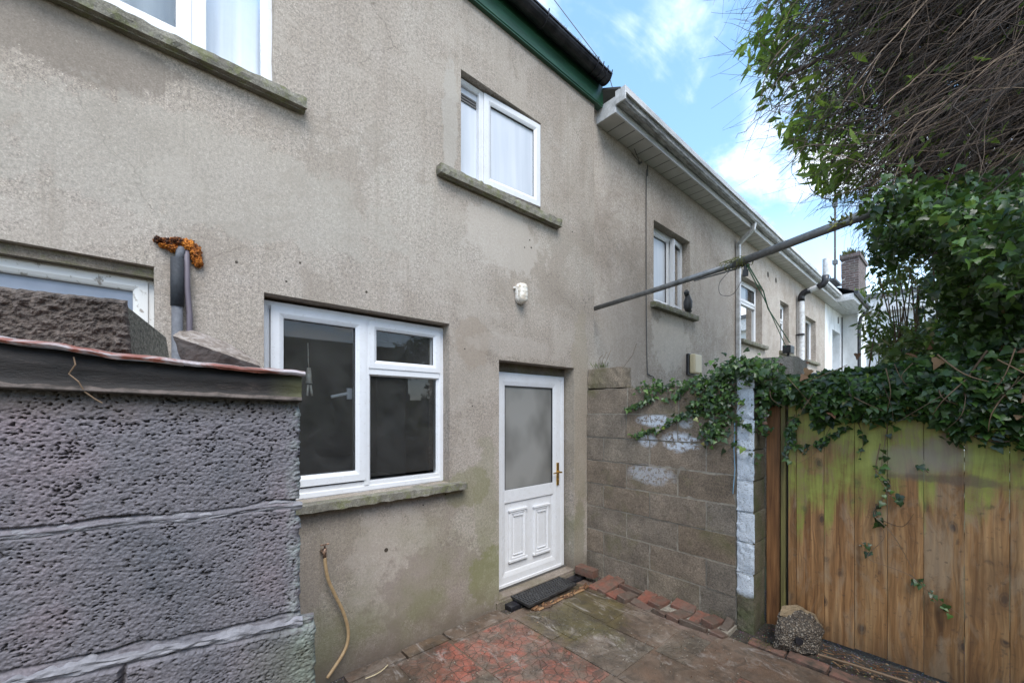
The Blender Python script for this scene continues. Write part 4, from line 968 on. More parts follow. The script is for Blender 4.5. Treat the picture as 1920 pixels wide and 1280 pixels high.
# dead tendril on the fascia
MB().tube([(.325, .014, 1.668), (.322, .018, 1.655), (.330, .016, 1.640), (.318, .020, 1.628), (.312, .016, 1.612), (.300, .014, 1.600), (.292, .013, 1.594)], .0011, 5).build('dead_tendril', 'vine_stem', SH)
SHM = Matrix.Translation((.226, -1.590, 0)) @ Matrix.Rotation(math.atan2(UX.y, UX.x), 4, 'Z')
# clinker block lying on the roof (its own object, local coordinates of the shed face)
def loft_block(u0, u1t, u1b, y0, y1, zb, zt, seed):
    """hex prism: big rough front face with slanted broken end"""
    N1, N2 = 130, 34; vs_ = []; pts = []
    return None
bmk = bmesh.new()
def grid_face(fn, na, nb, amp, freq, seed, ridge=0.0):
    o = len(bmk.verts); vv = []
    for j in range(nb+1):
        for i in range(na+1):
            p, nrm, ed = fn(i/na, j/nb); q = Vector(p)
            h = noise.noise(q*freq+Vector((seed, 0, 0)))+.6*noise.noise(q*freq*2.2+Vector((seed, 4, 0)))+.35*noise.noise(q*freq*4.5)
            vv.append(bmk.verts.new(q+Vector(nrm)*(h*amp-ed)))
    for j in range(nb):
        for i in range(na): a = j*(na+1)+i; bmk.faces.new((vv[a], vv[a+1], vv[a+na+2], vv[a+na+1]))
ZB, ZT, YF, YK = 1.700, 1.797, -.115, -.31
def edge_drop(s, t, w=.06, wt=.12, d=.012):
    e = 0
    for v_, w_ in ((s, w), (1-s, w), (t, wt), (1-t, wt)):
        if v_ < w_: e = max(e, d*(1-v_/w_)**2)
    return e
uR_t, uR_b, uL = .292, .286, .78
grid_face(lambda s, t: ((uL+(uR_b+(uR_t-uR_b)*t-uL)*s, YF, ZB-.01+(ZT-ZB+.01)*t), (0, 1, 0), edge_drop(s, t, .015, .1)), 230, 46, .0065, 78, 3)
obj_me = bpy.data.meshes.new('front'); bmk.to_mesh(obj_me); bmk.free()
BK = thing('concrete_block', 'rough clinker concrete block lying on the rusty lean-to roof', 'block')
of = link('rough_face', obj_me, 'clinker_block', BK); obj_me.polygons.foreach_set('use_smooth', [False]*len(obj_me.polygons)); of.data.transform(SHM)
YF -= .014; uR_t += .006; uR_b += .006
bd = MB()
# body: top, back, end (slanted, smooth cut)
A_ = [(uL, YF, ZB-.03), (uR_b, YF, ZB-.03), (uR_t, YF, ZT-.005), (uL, YF, ZT-.005)]; B_ = [(uL, YK, ZB-.04), (.252, YK, ZB-.04), (.264, YK, ZT-.040), (uL, YK, ZT-.01)]
bd.add(A_+B_, [(0, 1, 2, 3), (4, 7, 6, 5), (1, 5, 6, 2), (3, 2, 6, 7), (0, 3, 7, 4), (0, 4, 5, 1)])
ob = bd.build('cut_body', 'block_end', BK, bevel=.004); ob.data.transform(SHM)
# broken stone
def hull(pts, name, m, parent=None, cuts=4, amp=.003, freq=40, fracture=0, seed=0, split=None, **tags):
    b_ = bmesh.new()
    for p in pts: b_.verts.new(p)
    bmesh.ops.convex_hull(b_, input=b_.verts); b_.normal_update()
    if split is not None:
        for f in b_.faces: f.material_index = 1 if split(f.normal) else 0
    bmesh.ops.triangulate(b_, faces=b_.faces)
    bmesh.ops.subdivide_edges(b_, edges=b_.edges, cuts=cuts, use_grid_fill=True); b_.normal_update()
    for v in b_.verts:
        q = v.co; h = noise.noise(q*freq+Vector((seed, 0, 0)))+.5*noise.noise(q*freq*2.5+Vector((0, seed, 0)))
        v.co = q+v.normal*h*amp
    me = bpy.data.meshes.new(name); b_.to_mesh(me); b_.free()
    return link(name, me, m, parent, **tags)
st = [(.212, -.055, 1.724), (.206, -.085, 1.738), (.188, -.11, 1.746), (.135, -.11, 1.727), (.10, -.10, 1.705), (.072, -.09, 1.684), (.070, -.05, 1.672), (.17, -.045, 1.708), (.12, -.04, 1.690), (.205, -.05, 1.700),
      (.192, -.045, 1.655), (.075, -.045, 1.655), (.20, -.16, 1.655), (.08, -.15, 1.655)]
o_ = hull([Vector(p) for p in st], 'rock', ['stone_dark', 'stone_top'], cuts=9, amp=.0020, freq=70, split=lambda n: n.z > .35, label='broken brown stone with pale split top resting on the lean-to roof', category='rock'); o_.data.transform(SHM)

# ------------------------------------------------------------------ small wall fittings
BL = thing('bulkhead_light', 'oval white bulkhead light fixed on the wall above the back door', 'wall light')
def oval(mb, xc, zc_, ys, rs, hz, n=24, mi=0):
    o = len(mb.v)
    for yy, r_ in zip(ys, rs):
        for k_ in range(n):
            a = 2*math.pi*k_/n; cx_, sz = math.cos(a), math.sin(a); mb.v.append((xc+r_*cx_, yy, zc_+(hz if sz > 0 else -hz)*(1 if abs(sz) > 1e-6 else 0)+r_*sz))
    for j in range(len(ys)-1):
        for k_ in range(n): mb.f.append((o+j*n+k_, o+j*n+(k_+1) % n, o+(j+1)*n+(k_+1) % n, o+(j+1)*n+k_)); mb.mi.append(mi)
    mb.f.append(tuple(o+(len(ys)-1)*n+k_ for k_ in range(n))); mb.mi.append(mi)
b_ = MB(); oval(b_, 2.305, 2.568, [0, -.012, -.032, -.04], [.047, .052, .052, .046], .036); b_.build('base', 'lamp_plastic', BL, smooth=False, bevel=.002)
b_ = MB(); oval(b_, 2.305, 2.568, [-.036, -.055, -.070, -.078], [.046, .046, .040, .020], .037); b_.build('diffuser', 'lamp_diffuser', BL, smooth=True)
b_ = MB(); 
for dz in (-.03, .01, .045): b_.tube([(2.305+.05*math.cos(R(a)), -.036-.048*math.sin(R(a)), 2.568+dz) for a in range(0, 181, 20)], .0014, 5)
b_.tube([(2.305, -.036, 2.655), (2.305, -.075, 2.62), (2.305, -.083, 2.568), (2.305, -.075, 2.52), (2.305, -.036, 2.482)], .0014, 5); b_.build('guard', 'lamp_diffuser', BL)
b_ = MB().tube([(2.265, -.012, 2.600), (2.232, -.018, 2.607)], .009, 8); b_.build('cable_gland', 'lamp_plastic', BL)
WL = thing('wall_lamp', 'rectangular wall lamp with yellowed cover on the neighbouring house', 'wall light')
MB().box(5.50, 5.76, .02, .06, 2.08, 2.38).build('base', 'black_plastic', WL, bevel=.01); MB().box(5.515, 5.745, -.06, .02, 2.10, 2.37).build('diffuser', 'yellow_diffuser', WL, bevel=.02)
PP = thing('lagged_pipes', 'pair of lagged grey pipes rising out of the wall above the lean-to', 'pipe')
MB().tube([(.083, -.035, .9), (.083, -.035, 2.15)], .0215, 12).build('insulation', 'grey_lagging', PP, smooth=True)
MB().tube([(.083, -.037, 2.075), (.083, -.037, 2.30)], .0255, 12).build('black_sleeve', 'black_lagging', PP, smooth=True)
MB().tube([(.088, -.035, 2.28), (.096, -.030, 2.34), (.102, .0, 2.37)], .017, 10).build('pipe_bend', 'grey_lagging', PP, smooth=True)
MB().tube([(.128, -.03, .9), (.129, -.03, 2.05), (.120, -.032, 2.16), (.118, -.03, 2.32), (.118, .0, 2.37)], .0125, 10).build('thin_pipe', 'mauve_pipe', PP, smooth=True)
fo = MB(); rf_ = random.Random(12)
FC = [(.122, 2.392, .040, .032), (.150, 2.365, .028, .044), (.163, 2.325, .020, .032), (.088, 2.398, .036, .024), (.050, 2.386, .030, .022), (.018, 2.388, .020, .018), (.07, 2.365, .030, .020), (.035, 2.366, .022, .010)]
for k, (cx, cz, rx, rz_) in enumerate(FC): blob(fo, (cx, -.012, cz-.014), (rx*.85, .026, rz_*.85), k*3.1, 22)
for k in range(520):
    cx, cz, rx, rz_ = FC[rf_.choices(range(8), weights=[5, 6, 4, 3, 3, 1.5, 2, 1])[0]]; a = rf_.uniform(0, 6.28); q = rf_.random()**.6
    c = Vector((cx+rx*q*math.cos(a), -.006-rf_.random()*.030*(1-q*.6), cz-.014+rz_*q*math.sin(a))); sz = rf_.uniform(.003, .010)
    A3 = [Vector((rf_.gauss(0, 1), rf_.gauss(0, 1)*.8, rf_.gauss(0, 1)))*sz*.62+c for _ in range(4)]
    fo.add(A3, [(0, 1, 2), (0, 3, 1), (1, 3, 2), (2, 3, 0)])
fo.build('expanding_foam', 'orange_foam', None, smooth=False, label='crumbling orange expanding foam around the pipe hole in the wall', category='foam')
TP = thing('garden_tap', 'small old brass tap low on the wall with tan hose attached', 'tap')
b_ = MB().tube([(.735, .0, .765), (.735, -.05, .765)], .011, 8).tube([(.738, -.045, .79), (.738, -.045, .735)], [.012, .010], 8).tube([(.738, -.045, .79), (.738, -.045, .812)], .005, 6); b_.build('body', 'old_brass', TP, smooth=True)
MB().tube([(.715, -.045, .812), (.762, -.045, .812)], .005, 6).build('handle', 'old_brass', TP)
def smooth_path(pts, n=8):
    pts = [Vector(p) for p in pts]; out = []
    P_ = [pts[0]]+pts+[pts[-1]]
    for i in range(1, len(P_)-2):
        for k_ in range(n):
            t = k_/n; a, b2, c, d = P_[i-1:i+3]; out.append(.5*((2*b2)+(-a+c)*t+(2*a-5*b2+4*c-d)*t*t+(-a+3*b2-3*c+d)*t**3))
    out.append(pts[-1]); return out
hz_ = smooth_path([(.739, -.046, .738), (.742, -.046, .694), (.757, -.045, .607), (.797, -.042, .502), (.842, -.04, .392), (.870, -.04, .287), (.870, -.042, .207), (.838, -.05, .142), (.742, -.075, .055)])
MB().tube(hz_, .0095, 10).build('hose', 'hose_rubber', None, smooth=True, label='short tan rubber hose hanging in a curve from the tap', category='hose')
MB().tube(smooth_path([(4.47, .05, 4.56), (4.47, .05, 4.43), (4.44, .05, 4.38), (4.44, .05, 2.94), (4.46, .05, 2.12), (4.50, .05, 2.03), (4.60, .045, 2.00), (4.63, .045, 1.93)]), .0065, 6).build('wall_cable', 'cable_grey', None, label='black cable running down the neighbouring wall left of its first window', category='cable')
MB().tube([(4.29, .05, 4.51), (4.22, .03, 4.53), (3.71, -.046, 4.80), (3.60, .02, 5.2), (3.42, .6, 6.25), (3.2, 1.5, 7.9), (2.9, 2.6, 9.9)], .0045, 5).tube([(4.12, .05, 4.56), (4.22, .03, 4.50), (4.29, .05, 4.51)], .004, 5).tube([(4.29, .06, 4.51), (4.29, .02, 4.51)], .012, 6).build('overhead_cable', 'cable_grey', None, label='thin overhead cable slanting down past the gutters to the neighbouring wall', category='cable')
BD = thing('bird_ornament', 'small black bird shaped ornament standing on the neighbour window sill', 'ornament')
b_ = MB().tube([(5.43, -.0, 2.93), (5.43, .0, 2.99), (5.43, .0, 3.07), (5.425, .0, 3.13), (5.40, .0, 3.17)], [.03, .055, .058, .035, .028], 10).tube([(5.40, 0, 3.15), (5.39, 0, 3.19), (5.385, .0, 3.225)], [.028, .038, .012], 10).tube([(5.36, 0, 3.19), (5.325, 0, 3.175)], [.012, .003], 6); b_.build('body', 'cable_black', BD, smooth=True)
MB().tube([(5.45, 0, 3.0), (5.49, 0, 2.94)], [.02, .03], 6).build('tail', 'cable_black', BD)
# pier with floodlight behind the fence
PR = MB(); vs, fs = rough_box(5.05, 5.65, -1.30, -.95, -.05, 2.18, seg=.1, amp=.01, rnd=.03, seed=8); PR.add(vs, fs)
PR.build('rendered_pier', 'render_neighbour', None, label='short rendered pier showing just above the ivy', category='pier')
FLT = thing('floodlight', 'small black floodlight on top of the rendered pier', 'floodlight')
MB().box(5.35, 5.52, -1.20, -1.12, 2.24, 2.33).build('housing', 'black_plastic', FLT, bevel=.008); MB().tube([(5.40, -1.16, 2.17), (5.44, -1.16, 2.26)], .012, 6).build('bracket', 'black_plastic', FLT)
# ------------------------------------------------------------------ clothes pole with its bits
PO = thing('clothes_pole', 'long grey metal pole slanting from the wall corner into the ivy', 'pole')
MB().tube([(3.36, .04, 2.625), (3.297, -.75, 2.652), (3.212, -1.414, 2.672)], [.023, .023, .0225], 14).build('pole_tube', 'galvanised', PO, smooth=True)
MB().tube([(3.216, -1.37, 2.668), (3.118, -1.795, 2.690), (2.93, -2.22, 2.674)], .0275, 14).build('pole_sleeve', 'galvanised', PO, smooth=True)
MB().tube([(3.255, -1.05, 2.632), (3.22, -1.38, 2.632)], .006, 6).build('tie_wire', 'galvanised', PO)
rg = random.Random(4); b_ = MB()
for k in range(60):
    c = Vector((3.215+rg.uniform(-.03, .03), -1.40+rg.uniform(-.08, .07), 2.668)); a = rg.uniform(0, 6.28); rr_ = rg.uniform(.02, .045)
    b_.tube([c+Vector((rr_*math.cos(a+t), rg.uniform(-.02, .02)+.02*t, rr_*math.sin(a+t))) for t in (0, .8, 1.6, 2.4)], .0022, 4)
b_.build('twig_nest', 'moss', None, label='wisp of dry twigs tangled round the joint of the metal pole', category='twigs')
b_ = MB()
for k in range(70):
    c = Vector((2.99+rg.uniform(-.02, .02), -2.06+rg.uniform(-.07, .07), 2.675)); d = Vector((rg.uniform(-1, 1), rg.uniform(-1, 1), rg.uniform(-.6, 1))).normalized()
    b_.tube([c+d*.02, c+d*rg.uniform(.035, .055)], [.006, .003], 4)
b_.build('moss_clump', 'moss', None, label='grey green moss clump growing on the pole near the leaves', category='moss')
MB().tube([(3.205, -1.445, 2.645), (3.205, -1.445, 2.60)], .010, 6).box(3.19, 3.22, -1.46, -1.43, 2.56, 2.605).build('pulley', 'cable_black', None, label='little black clip hanging under the pole joint', category='clip')
MB().tube([(3.21, -1.46, 2.64), (3.8, -1.385, 2.585), (4.103, -1.333, 2.50), (5.42, -1.18, 2.36)], .005, 5).tube([(3.215, -1.45, 2.64), (3.9, -1.365, 2.535), (5.40, -1.15, 2.30)], .004, 5).build('green_line', 'green_rope', None, label='green washing line running from the pole down to the pier', category='rope')
b_ = MB().tube(smooth_path([(3.19, -1.38, 2.64), (3.19, -1.32, 2.60), (3.19, -1.27, 2.54), (3.19, -1.28, 2.46), (3.19, -1.36, 2.44), (3.19, -1.42, 2.52), (3.2, -1.43, 2.62)]), .0022, 5); b_.build('wire_loop', 'cable_grey', None, label='thin wire loop dangling under the pole joint', category='wire')

# ------------------------------------------------------------------ bricks, mat, channel, lump
BQ = [[(2.905, -.269), (3.208, -.273), (3.209, -.355), (2.912, -.35)], [(2.912, -.357), (3.206, -.362), (3.204, -.445), (2.916, -.436)],
 [(2.895, -.455), (3.080, -.475), (3.074, -.570), (2.893, -.554)], [(3.09, -.457), (3.19, -.48), (3.198, -.659), (3.089, -.66)],
 [(2.884, -.572), (3.055, -.581), (3.073, -.664), (2.885, -.650)], [(2.931, -.665), (2.985, -.681), (2.966, -.855), (2.911, -.850)],
 [(3.008, -.682), (3.164, -.679), (3.190, -.776), (2.993, -.776)], [(2.994, -.793), (3.177, -.805), (3.177, -.896), (3.003, -.887)],
 [(2.924, -.870), (2.99, -.905), (3.083, -1.005), (2.917, -.971)], [(2.92, -.985), (3.088, -1.015), (3.115, -1.104), (2.922, -1.078)],
 [(3.108, -.925), (3.200, -.935), (3.200, -1.095), (3.126, -1.105)], [(3.0, -1.115), (3.163, -1.120), (3.199, -1.205), (3.008, -1.198)],
 [(2.914, -1.091), (2.983, -1.116), (2.994, -1.270), (2.94, -1.272)], [(3.007, -1.212), (3.206, -1.222), (3.206, -1.31), (3.006, -1.298)],
 [(2.945, -1.29), (3.03, -1.315), (3.022, -1.399), (2.96, -1.382)], [(3.052, -1.325), (3.206, -1.322), (3.199, -1.375), (3.074, -1.372)]]
bl_ = ['long brick nearest the door in the loose brick edging', 'second brick in the edging, flush behind the first', 'dark brick with white splash in the front row of the edging', 'brick laid along the block wall behind the dark splashed one',
       'short brick in front row beside the dark splashed brick', 'thin brick on edge bordering the concrete strip', 'brown tilted brick against the block wall, fourth along', 'brown tilted brick against the block wall, fifth along',
       'pointed mortar covered brick piece in the front row', 'pale topped brick piece in the front row, mid edging', 'reddish brick along the wall behind the pale topped one', 'red tilted brick two thirds along the edging', 'bright red thin brick on edge in the front row',
       'red tilted brick third from the pillar', 'small red brick piece at the front near the pillar', 'last brick in the edging beside the white pillar foot']
for k, q in enumerate(BQ):
    zt = .030+.012*math.sin(k*2.1); tl = .034*math.sin(k*1.3+.6)
    top = [(x, y, zt+tl*(1 if i in (1, 2) else -1)*.5+(.008 if i < 2 else -.008)) for i, (x, y) in enumerate(q)]
    bm = bmesh.new(); vt = [bm.verts.new(p) for p in top]; vb = [bm.verts.new((p[0], p[1], p[2]-.065)) for p in top]
    bm.faces.new(vt); bm.faces.new(vb[::-1])
    for i in range(4): bm.faces.new((vt[i], vb[i], vb[(i+1) % 4], vt[(i+1) % 4]))
    bmesh.ops.recalc_face_normals(bm, faces=bm.faces)
    bmesh.ops.bevel(bm, geom=[e for e in bm.edges], offset=.004, segments=1, affect='EDGES')
    bmesh.ops.subdivide_edges(bm, edges=[e for e in bm.edges if e.calc_length() > .05], cuts=3, use_grid_fill=True)
    for v in bm.verts: v.co += Vector((noise.noise(v.co*40), noise.noise(v.co*40+Vector((9, 0, 0))), noise.noise(v.co*40+Vector((0, 9, 0)))))*.0022
    me = bpy.data.meshes.new('brick'); bm.to_mesh(me); bm.free()
    link('brick', me, 'loose_brick', None, label=bl_[k], category='brick', group='loose bricks edging the block wall')
vs, fs = rough_box(0, .20, 0, .10, 0, .07, seg=.02, amp=.002, rnd=.006, seed=77, mx=Matrix.Translation((3.10, -.235, .045)) @ Matrix.Rotation(R(94), 4, 'Z'))
vs = [Vector(v) for v in vs]; MB().add(vs, fs).build('brick', 'loose_brick', None, label='single raised red brick standing proud in the corner by the door', category='brick', group='loose bricks edging the block wall')
EB = ['flat edging brick next to the pillar foot', 'second flat edging brick, in front of the concrete lump', 'third flat edging brick, just past the concrete lump', 'fourth flat edging brick along the fence debris', 'fifth flat edging brick along the fence debris', 'flat edging brick half out of the picture at the bottom']
for k in range(6):
    y1 = -1.512-k*.222; vs, fs = rough_box(3.035+.012*math.sin(k*1.7), 3.135+.012*math.sin(k*1.7), y1-.212, y1, -.04, .002+.003*math.sin(k), seg=.03, amp=.003, rnd=.008, seed=60+k)
    MB().add(vs, fs).build('brick', 'flat_brick', None, label=EB[k], category='brick', group='flat bricks edging the paving')
# mortar bed under the loose bricks
MB().box(2.99, 3.215, -1.385, -.255, -.05, .004).build('brick_bed', 'mortar', None, kind='structure')
# doormat with honeycomb holes
DM = thing('doormat', 'black rubber honeycomb doormat in front of the back door', 'doormat')
mb = MB(); nxm, nym = 20, 15; cw, chh = .575/nxm, .370/nym
Mm = Matrix.Translation((2.226, -.205, .048)) @ Matrix.Rotation(R(1.2), 4, 'Z') @ Matrix.Rotation(R(.8), 4, 'X')
for j in range(nym):
    for i in range(nxm):
        ox = i*cw+(cw/2 if j % 2 else 0)*0; cx, cy = ox+cw/2, j*chh+chh/2; hx = []
        shift = (cw*.25 if j % 2 else -cw*.25)
        for a in range(8):
            an = R(45*a+22.5); hx.append((cx+shift*.6+.36*cw*math.cos(an)*.9, cy+.36*chh*math.sin(an)*.95))
        sq = [(cx+cw/2, cy+chh*.2), (cx+cw*.2, cy+chh/2), (cx-cw*.2, cy+chh/2), (cx-cw/2, cy+chh*.2), (cx-cw/2, cy-chh*.2), (cx-cw*.2, cy-chh/2), (cx+cw*.2, cy-chh/2), (cx+cw/2, cy-chh*.2)]
        corners = [(cx+cw/2, cy+chh/2), (cx-cw/2, cy+chh/2), (cx-cw/2, cy-chh/2), (cx+cw/2, cy-chh/2)]
        vv = [Mm @ Vector((x, y, 0)) for x, y in hx]+[Mm @ Vector((x, y, 0)) for x, y in sq]+[Mm @ Vector((x, y, 0)) for x, y in corners]+[Mm @ Vector((x, y, -.014)) for x, y in hx]
        ff = [(a, (a+1) % 8, 8+(a+1) % 8, 8+a) for a in range(8)]+[(8, 9, 16), (10, 11, 17), (12, 13, 18), (14, 15, 19)]+[(20+a, 20+(a+1) % 8, (a+1) % 8, a) for a in range(8)]
        mb.add(vv, ff)
mt_ = mb.build('mat_grid', 'black_rubber', DM, normals=False)
MB().box(-.012, .587, -.012, .0, -.016, .003).box(-.012, .587, .370, .382, -.016, .003).box(-.012, .0, 0, .37, -.016, .003).box(.575, .587, 0, .37, -.016, .003).box(0, .575, 0, .37, -.0165, -.0145).build('rim', 'black_rubber', DM).data.transform(Mm)
MB().box(2.13, 3.085, -.10, -.01, -.02, .018).build('drain_channel', 'black_plastic', None, bevel=.004, label='dark plastic drain channel running under the doormat', category='drain')
rg = random.Random(9)
b_ = MB()
for k in range(70):
    x = rg.uniform(2.24, 2.90); y = -.235+rg.uniform(-.03, .02); a = rg.uniform(-.4, .4); L = rg.uniform(.02, .07)
    b_.tube([(x, y, .008), (x+L*math.cos(a), y+L*math.sin(a), .012)], rg.uniform(.004, .010), 5)
b_.build('bark_debris', 'dead_leaf', None, label='line of rotten brown debris along the front edge of the doormat', category='debris', kind='stuff')
# concrete lump with pipe end
LP = thing('concrete_lump', 'rough pebbly concrete lump with a black pipe end at the foot of the fence', 'concrete lump')
lp = [(3.09, -1.65, .0), (3.12, -1.68, .0), (3.10, -1.70, .13), (3.15, -1.66, .20), (3.21, -1.68, .245), (3.27, -1.745, .255), (3.32, -1.825, .205), (3.34, -1.885, .12), (3.22, -1.865, .01), (3.17, -1.81, .0), (3.16, -1.78, .12), (3.22, -1.84, .14), (3.36, -1.64, .02), (3.40, -1.80, .02), (3.36, -1.68, .20), (3.40, -1.78, .15), (3.08, -1.70, .05)]
hull([Vector(p) for p in lp], 'lump', 'pebble_concrete', LP, cuts=10, amp=.008, freq=26)
hull([Vector(p) for p in [(3.145, -1.675, .21), (3.21, -1.672, .252), (3.27, -1.745, .266), (3.335, -1.83, .212), (3.365, -1.87, .13), (3.40, -1.78, .15), (3.37, -1.67, .20), (3.33, -1.80, .17), (3.2, -1.69, .215)]], 'crust', 'lump_crust', LP, cuts=6, amp=.006, freq=30)
pd = Vector((-.8, -.55, .1)).normalized(); pc = Vector((3.150, -1.778, .085))
MB().tube([pc-pd*.06, pc+pd*.02, pc+pd*.0205, pc-pd*.03], [.022, .022, .016, .015], 14, caps=False).build('pipe_end', 'black_plastic', LP, smooth=False)
MB().tube([pc-pd*.03, pc-pd*.028], .0155, 12).build('pipe_dark', 'dark_timber', LP)
# sticks and dead leaf litter by the fence
b_ = MB()
for k in range(260):
    y = -1.87-1.6*rg.random()**1.1; x = 3.16+.20*rg.random()**1.3; a = rg.uniform(-.5, .5)-1.5; L = rg.uniform(.01, .06)
    b_.tube([(x, y, .012+rg.random()*.02), (x+L*math.cos(a), y+L*math.sin(a), .012+rg.random()*.025)], rg.uniform(.001, .0028), 4)
for k in range(420):
    if k < 260: x, y = 3.14+.27*rg.random(), -1.55-1.9*rg.random()
    else: x, y = 1.0+2.1*rg.random(), -.1-1.6*rg.random(); 
    if k >= 260 and rg.random() < .5: continue
    s_ = rg.uniform(.005, .014 if k < 260 else .009); a = rg.uniform(0, 6.28); z = (.016 if k < 260 else .008)
    b_.add([(x+s_*math.cos(a), y+s_*math.sin(a), z), (x+s_*.5*math.cos(a+1.6), y+s_*.5*math.sin(a+1.6), z+.004), (x-s_*math.cos(a), y-s_*math.sin(a), z+.003), (x+s_*.5*math.cos(a-1.6), y+s_*.5*math.sin(a-1.6), z)], [(0, 1, 2, 3)])
b_.build('leaf_litter', 'dead_leaf', None, normals=False, kind='stuff', label='dead twigs and leaf crumbs scattered over the paving and fence foot', category='litter')
b_ = MB(); rg3 = random.Random(77)
for k in range(260):
    cx, cy = rg3.choice([(1.9, -.3), (2.2, -.75), (2.6, -1.2), (2.9, -1.45), (1.4, -.5), (2.4, -.9)]); x = cx+rg3.gauss(0, .28); y = min(-.03, cy+rg3.gauss(0, .22))
    if x > 3.0: continue
    s_ = rg3.uniform(.002, .006)
    b_.add([(x+s_*math.cos(a), y+s_*math.sin(a)*.7, .004) for a in (0, 1.3, 2.6, 3.9, 5.2)]+[(x, y, .006+s_*.6)], [(0, 1, 5), (1, 2, 5), (2, 3, 5), (3, 4, 5), (4, 0, 5)])
b_.build('grit', 'mortar', None, kind='stuff', label='pale crumbs of mortar and grit scattered on the paving', category='grit')
MB().tube([(3.17, -1.88, .03), (3.19, -2.05, .035), (3.22, -2.2, .028), (3.24, -2.36, .03), (3.25, -2.6, .03)], [.008, .007, .009, .006, .004], 6).build('stick', 'vine_stem', None, label='long pale stripped stick lying below the fence boards', category='stick')
tuft('moss_clump', (3.06, -1.58, .012), (.05, .09), 90, 'moss', None, .02, 5, label='little patch of green moss on the edging near the pillar', category='moss')
tuft('weed', (3.27, -.13, 2.0), (.05, .08), 60, 'shrub_leaf', None, .09, 6, label='small yellow green weed growing on top of the wall corner block', category='weed')
b_ = MB()
for k in range(4):
    x0 = 3.28; y0 = -.10-.02*k-(.22 if k == 3 else 0); b_.tube([(x0, y0, 1.99), (x0-.02, y0-.02-.03*k, 2.09), (x0-.02, y0-.03*k-.06, 2.13+.02*k)], .0016, 4)
b_.build('dry_weed', 'vine_stem', None, label='thin dry weed stalks standing on the top wall block', category='weed')
tuft('moss_strip', (3.28, -.58, 1.795), (.05, .20), 260, 'moss', None, .022, 8, label='yellow green moss along the top edge of the block wall', category='moss')
tuft('gutter_moss', (3.0, -.17, 4.93), (.45, .015), 240, 'moss', None, .035, 12, label='moss tufts sprouting along the rim of the black gutter', category='moss')
MB().tube(smooth_path([(.93, -.16, .012), (.98, -.175, .02), (1.03, -.165, .02), (1.08, -.135, .018)]), .003, 5).build('yellow_twine', 'yellow_diffuser', None, label='short piece of yellow twine lying on the paving near the hose', category='twine')

# ------------------------------------------------------------------ foliage helpers
IVY = np.array([(0, 0, 0), (.22, -.12, .02), (.50, -.02, -.02), (.40, .30, .0), (.26, .42, .03), (.20, .62, .0), (0, 1.0, -.10), (-.20, .62, .0), (-.26, .42, .03), (-.40, .30, 0), (-.50, -.02, -.02), (-.22, -.12, .02), (0, .35, .07)], float)
IVYF = np.array([(12, i, (i+1) % 12) for i in range(12)])
LONG = np.array([(0, 0, 0), (.13, .3, .02), (.14, .6, .0), (0, 1., -.12), (-.14, .6, 0), (-.13, .3, .02), (0, .45, -.03)], float)
LONGF = np.array([(6, i, (i+1) % 6) for i in range(6)])
def scatter(T, TF, pos, nrm, dirs, sizes):
    """place template T (y along leaf, z normal) at pos"""
    n = len(pos); nrm = nrm/np.linalg.norm(nrm, axis=1, keepdims=True)
    y = dirs-(dirs*nrm).sum(1, keepdims=True)*nrm; y /= np.linalg.norm(y, axis=1, keepdims=True)+1e-9; x = np.cross(y, nrm)
    V = pos[:, None, :]+sizes[:, None, None]*(T[None, :, 0:1]*x[:, None, :]+T[None, :, 1:2]*y[:, None, :]+T[None, :, 2:3]*nrm[:, None, :])
    F = TF[None]+(np.arange(n)*len(T))[:, None, None]
    return V.reshape(-1, 3), F.reshape(-1, 3)
def leaves(name, T, TF, pos, m, parent, smin, smax, face=(-.6, -.5, .6), spread=.7, droop=(0, 0, -1), rs=1):
    rg_ = np.random.default_rng(rs); n = len(pos)
    nrm = np.array(face)[None]+rg_.normal(0, spread, (n, 3)); dirs = np.array(droop)[None]+rg_.normal(0, .6, (n, 3))
    V, F = scatter(T, TF, pos, nrm, dirs, smin*.8+(smax*1.18-smin*.8)*rg_.random(n)**1.5)
    return fast_mesh(name, V, F, m, parent)
def stems(paths, radii, sides=3):
    """many polylines (list of (k,3) arrays) -> V,F quads"""
    Vs = []; Fs = []; o = 0; ang = np.arange(sides)*2*np.pi/sides
    for P_, r_ in zip(paths, radii):
        k = len(P_); d = np.gradient(P_, axis=0); d /= np.linalg.norm(d, axis=1, keepdims=True)+1e-9
        ref = np.array([.3, .2, 1.]) if abs(d[0, 2]) < .8 else np.array([1., .2, 0])
        u = np.cross(d, ref); u /= np.linalg.norm(u, axis=1, keepdims=True)+1e-9; w_ = np.cross(d, u)
        rr = (r_*np.linspace(1, .35, k))[:, None, None]
        ring = P_[:, None, :]+rr*(np.cos(ang)[None, :, None]*u[:, None, :]+np.sin(ang)[None, :, None]*w_[:, None, :])
        Vs.append(ring.reshape(-1, 3)); i = np.arange(k-1)[:, None]*sides+np.arange(sides)[None]; i2 = np.arange(k-1)[:, None]*sides+(np.arange(sides)[None]+1) % sides
        Fs.append(np.stack([i, i2, i2+sides, i+sides], -1).reshape(-1, 4)+o); o += k*sides
    return np.concatenate(Vs), np.concatenate(Fs)

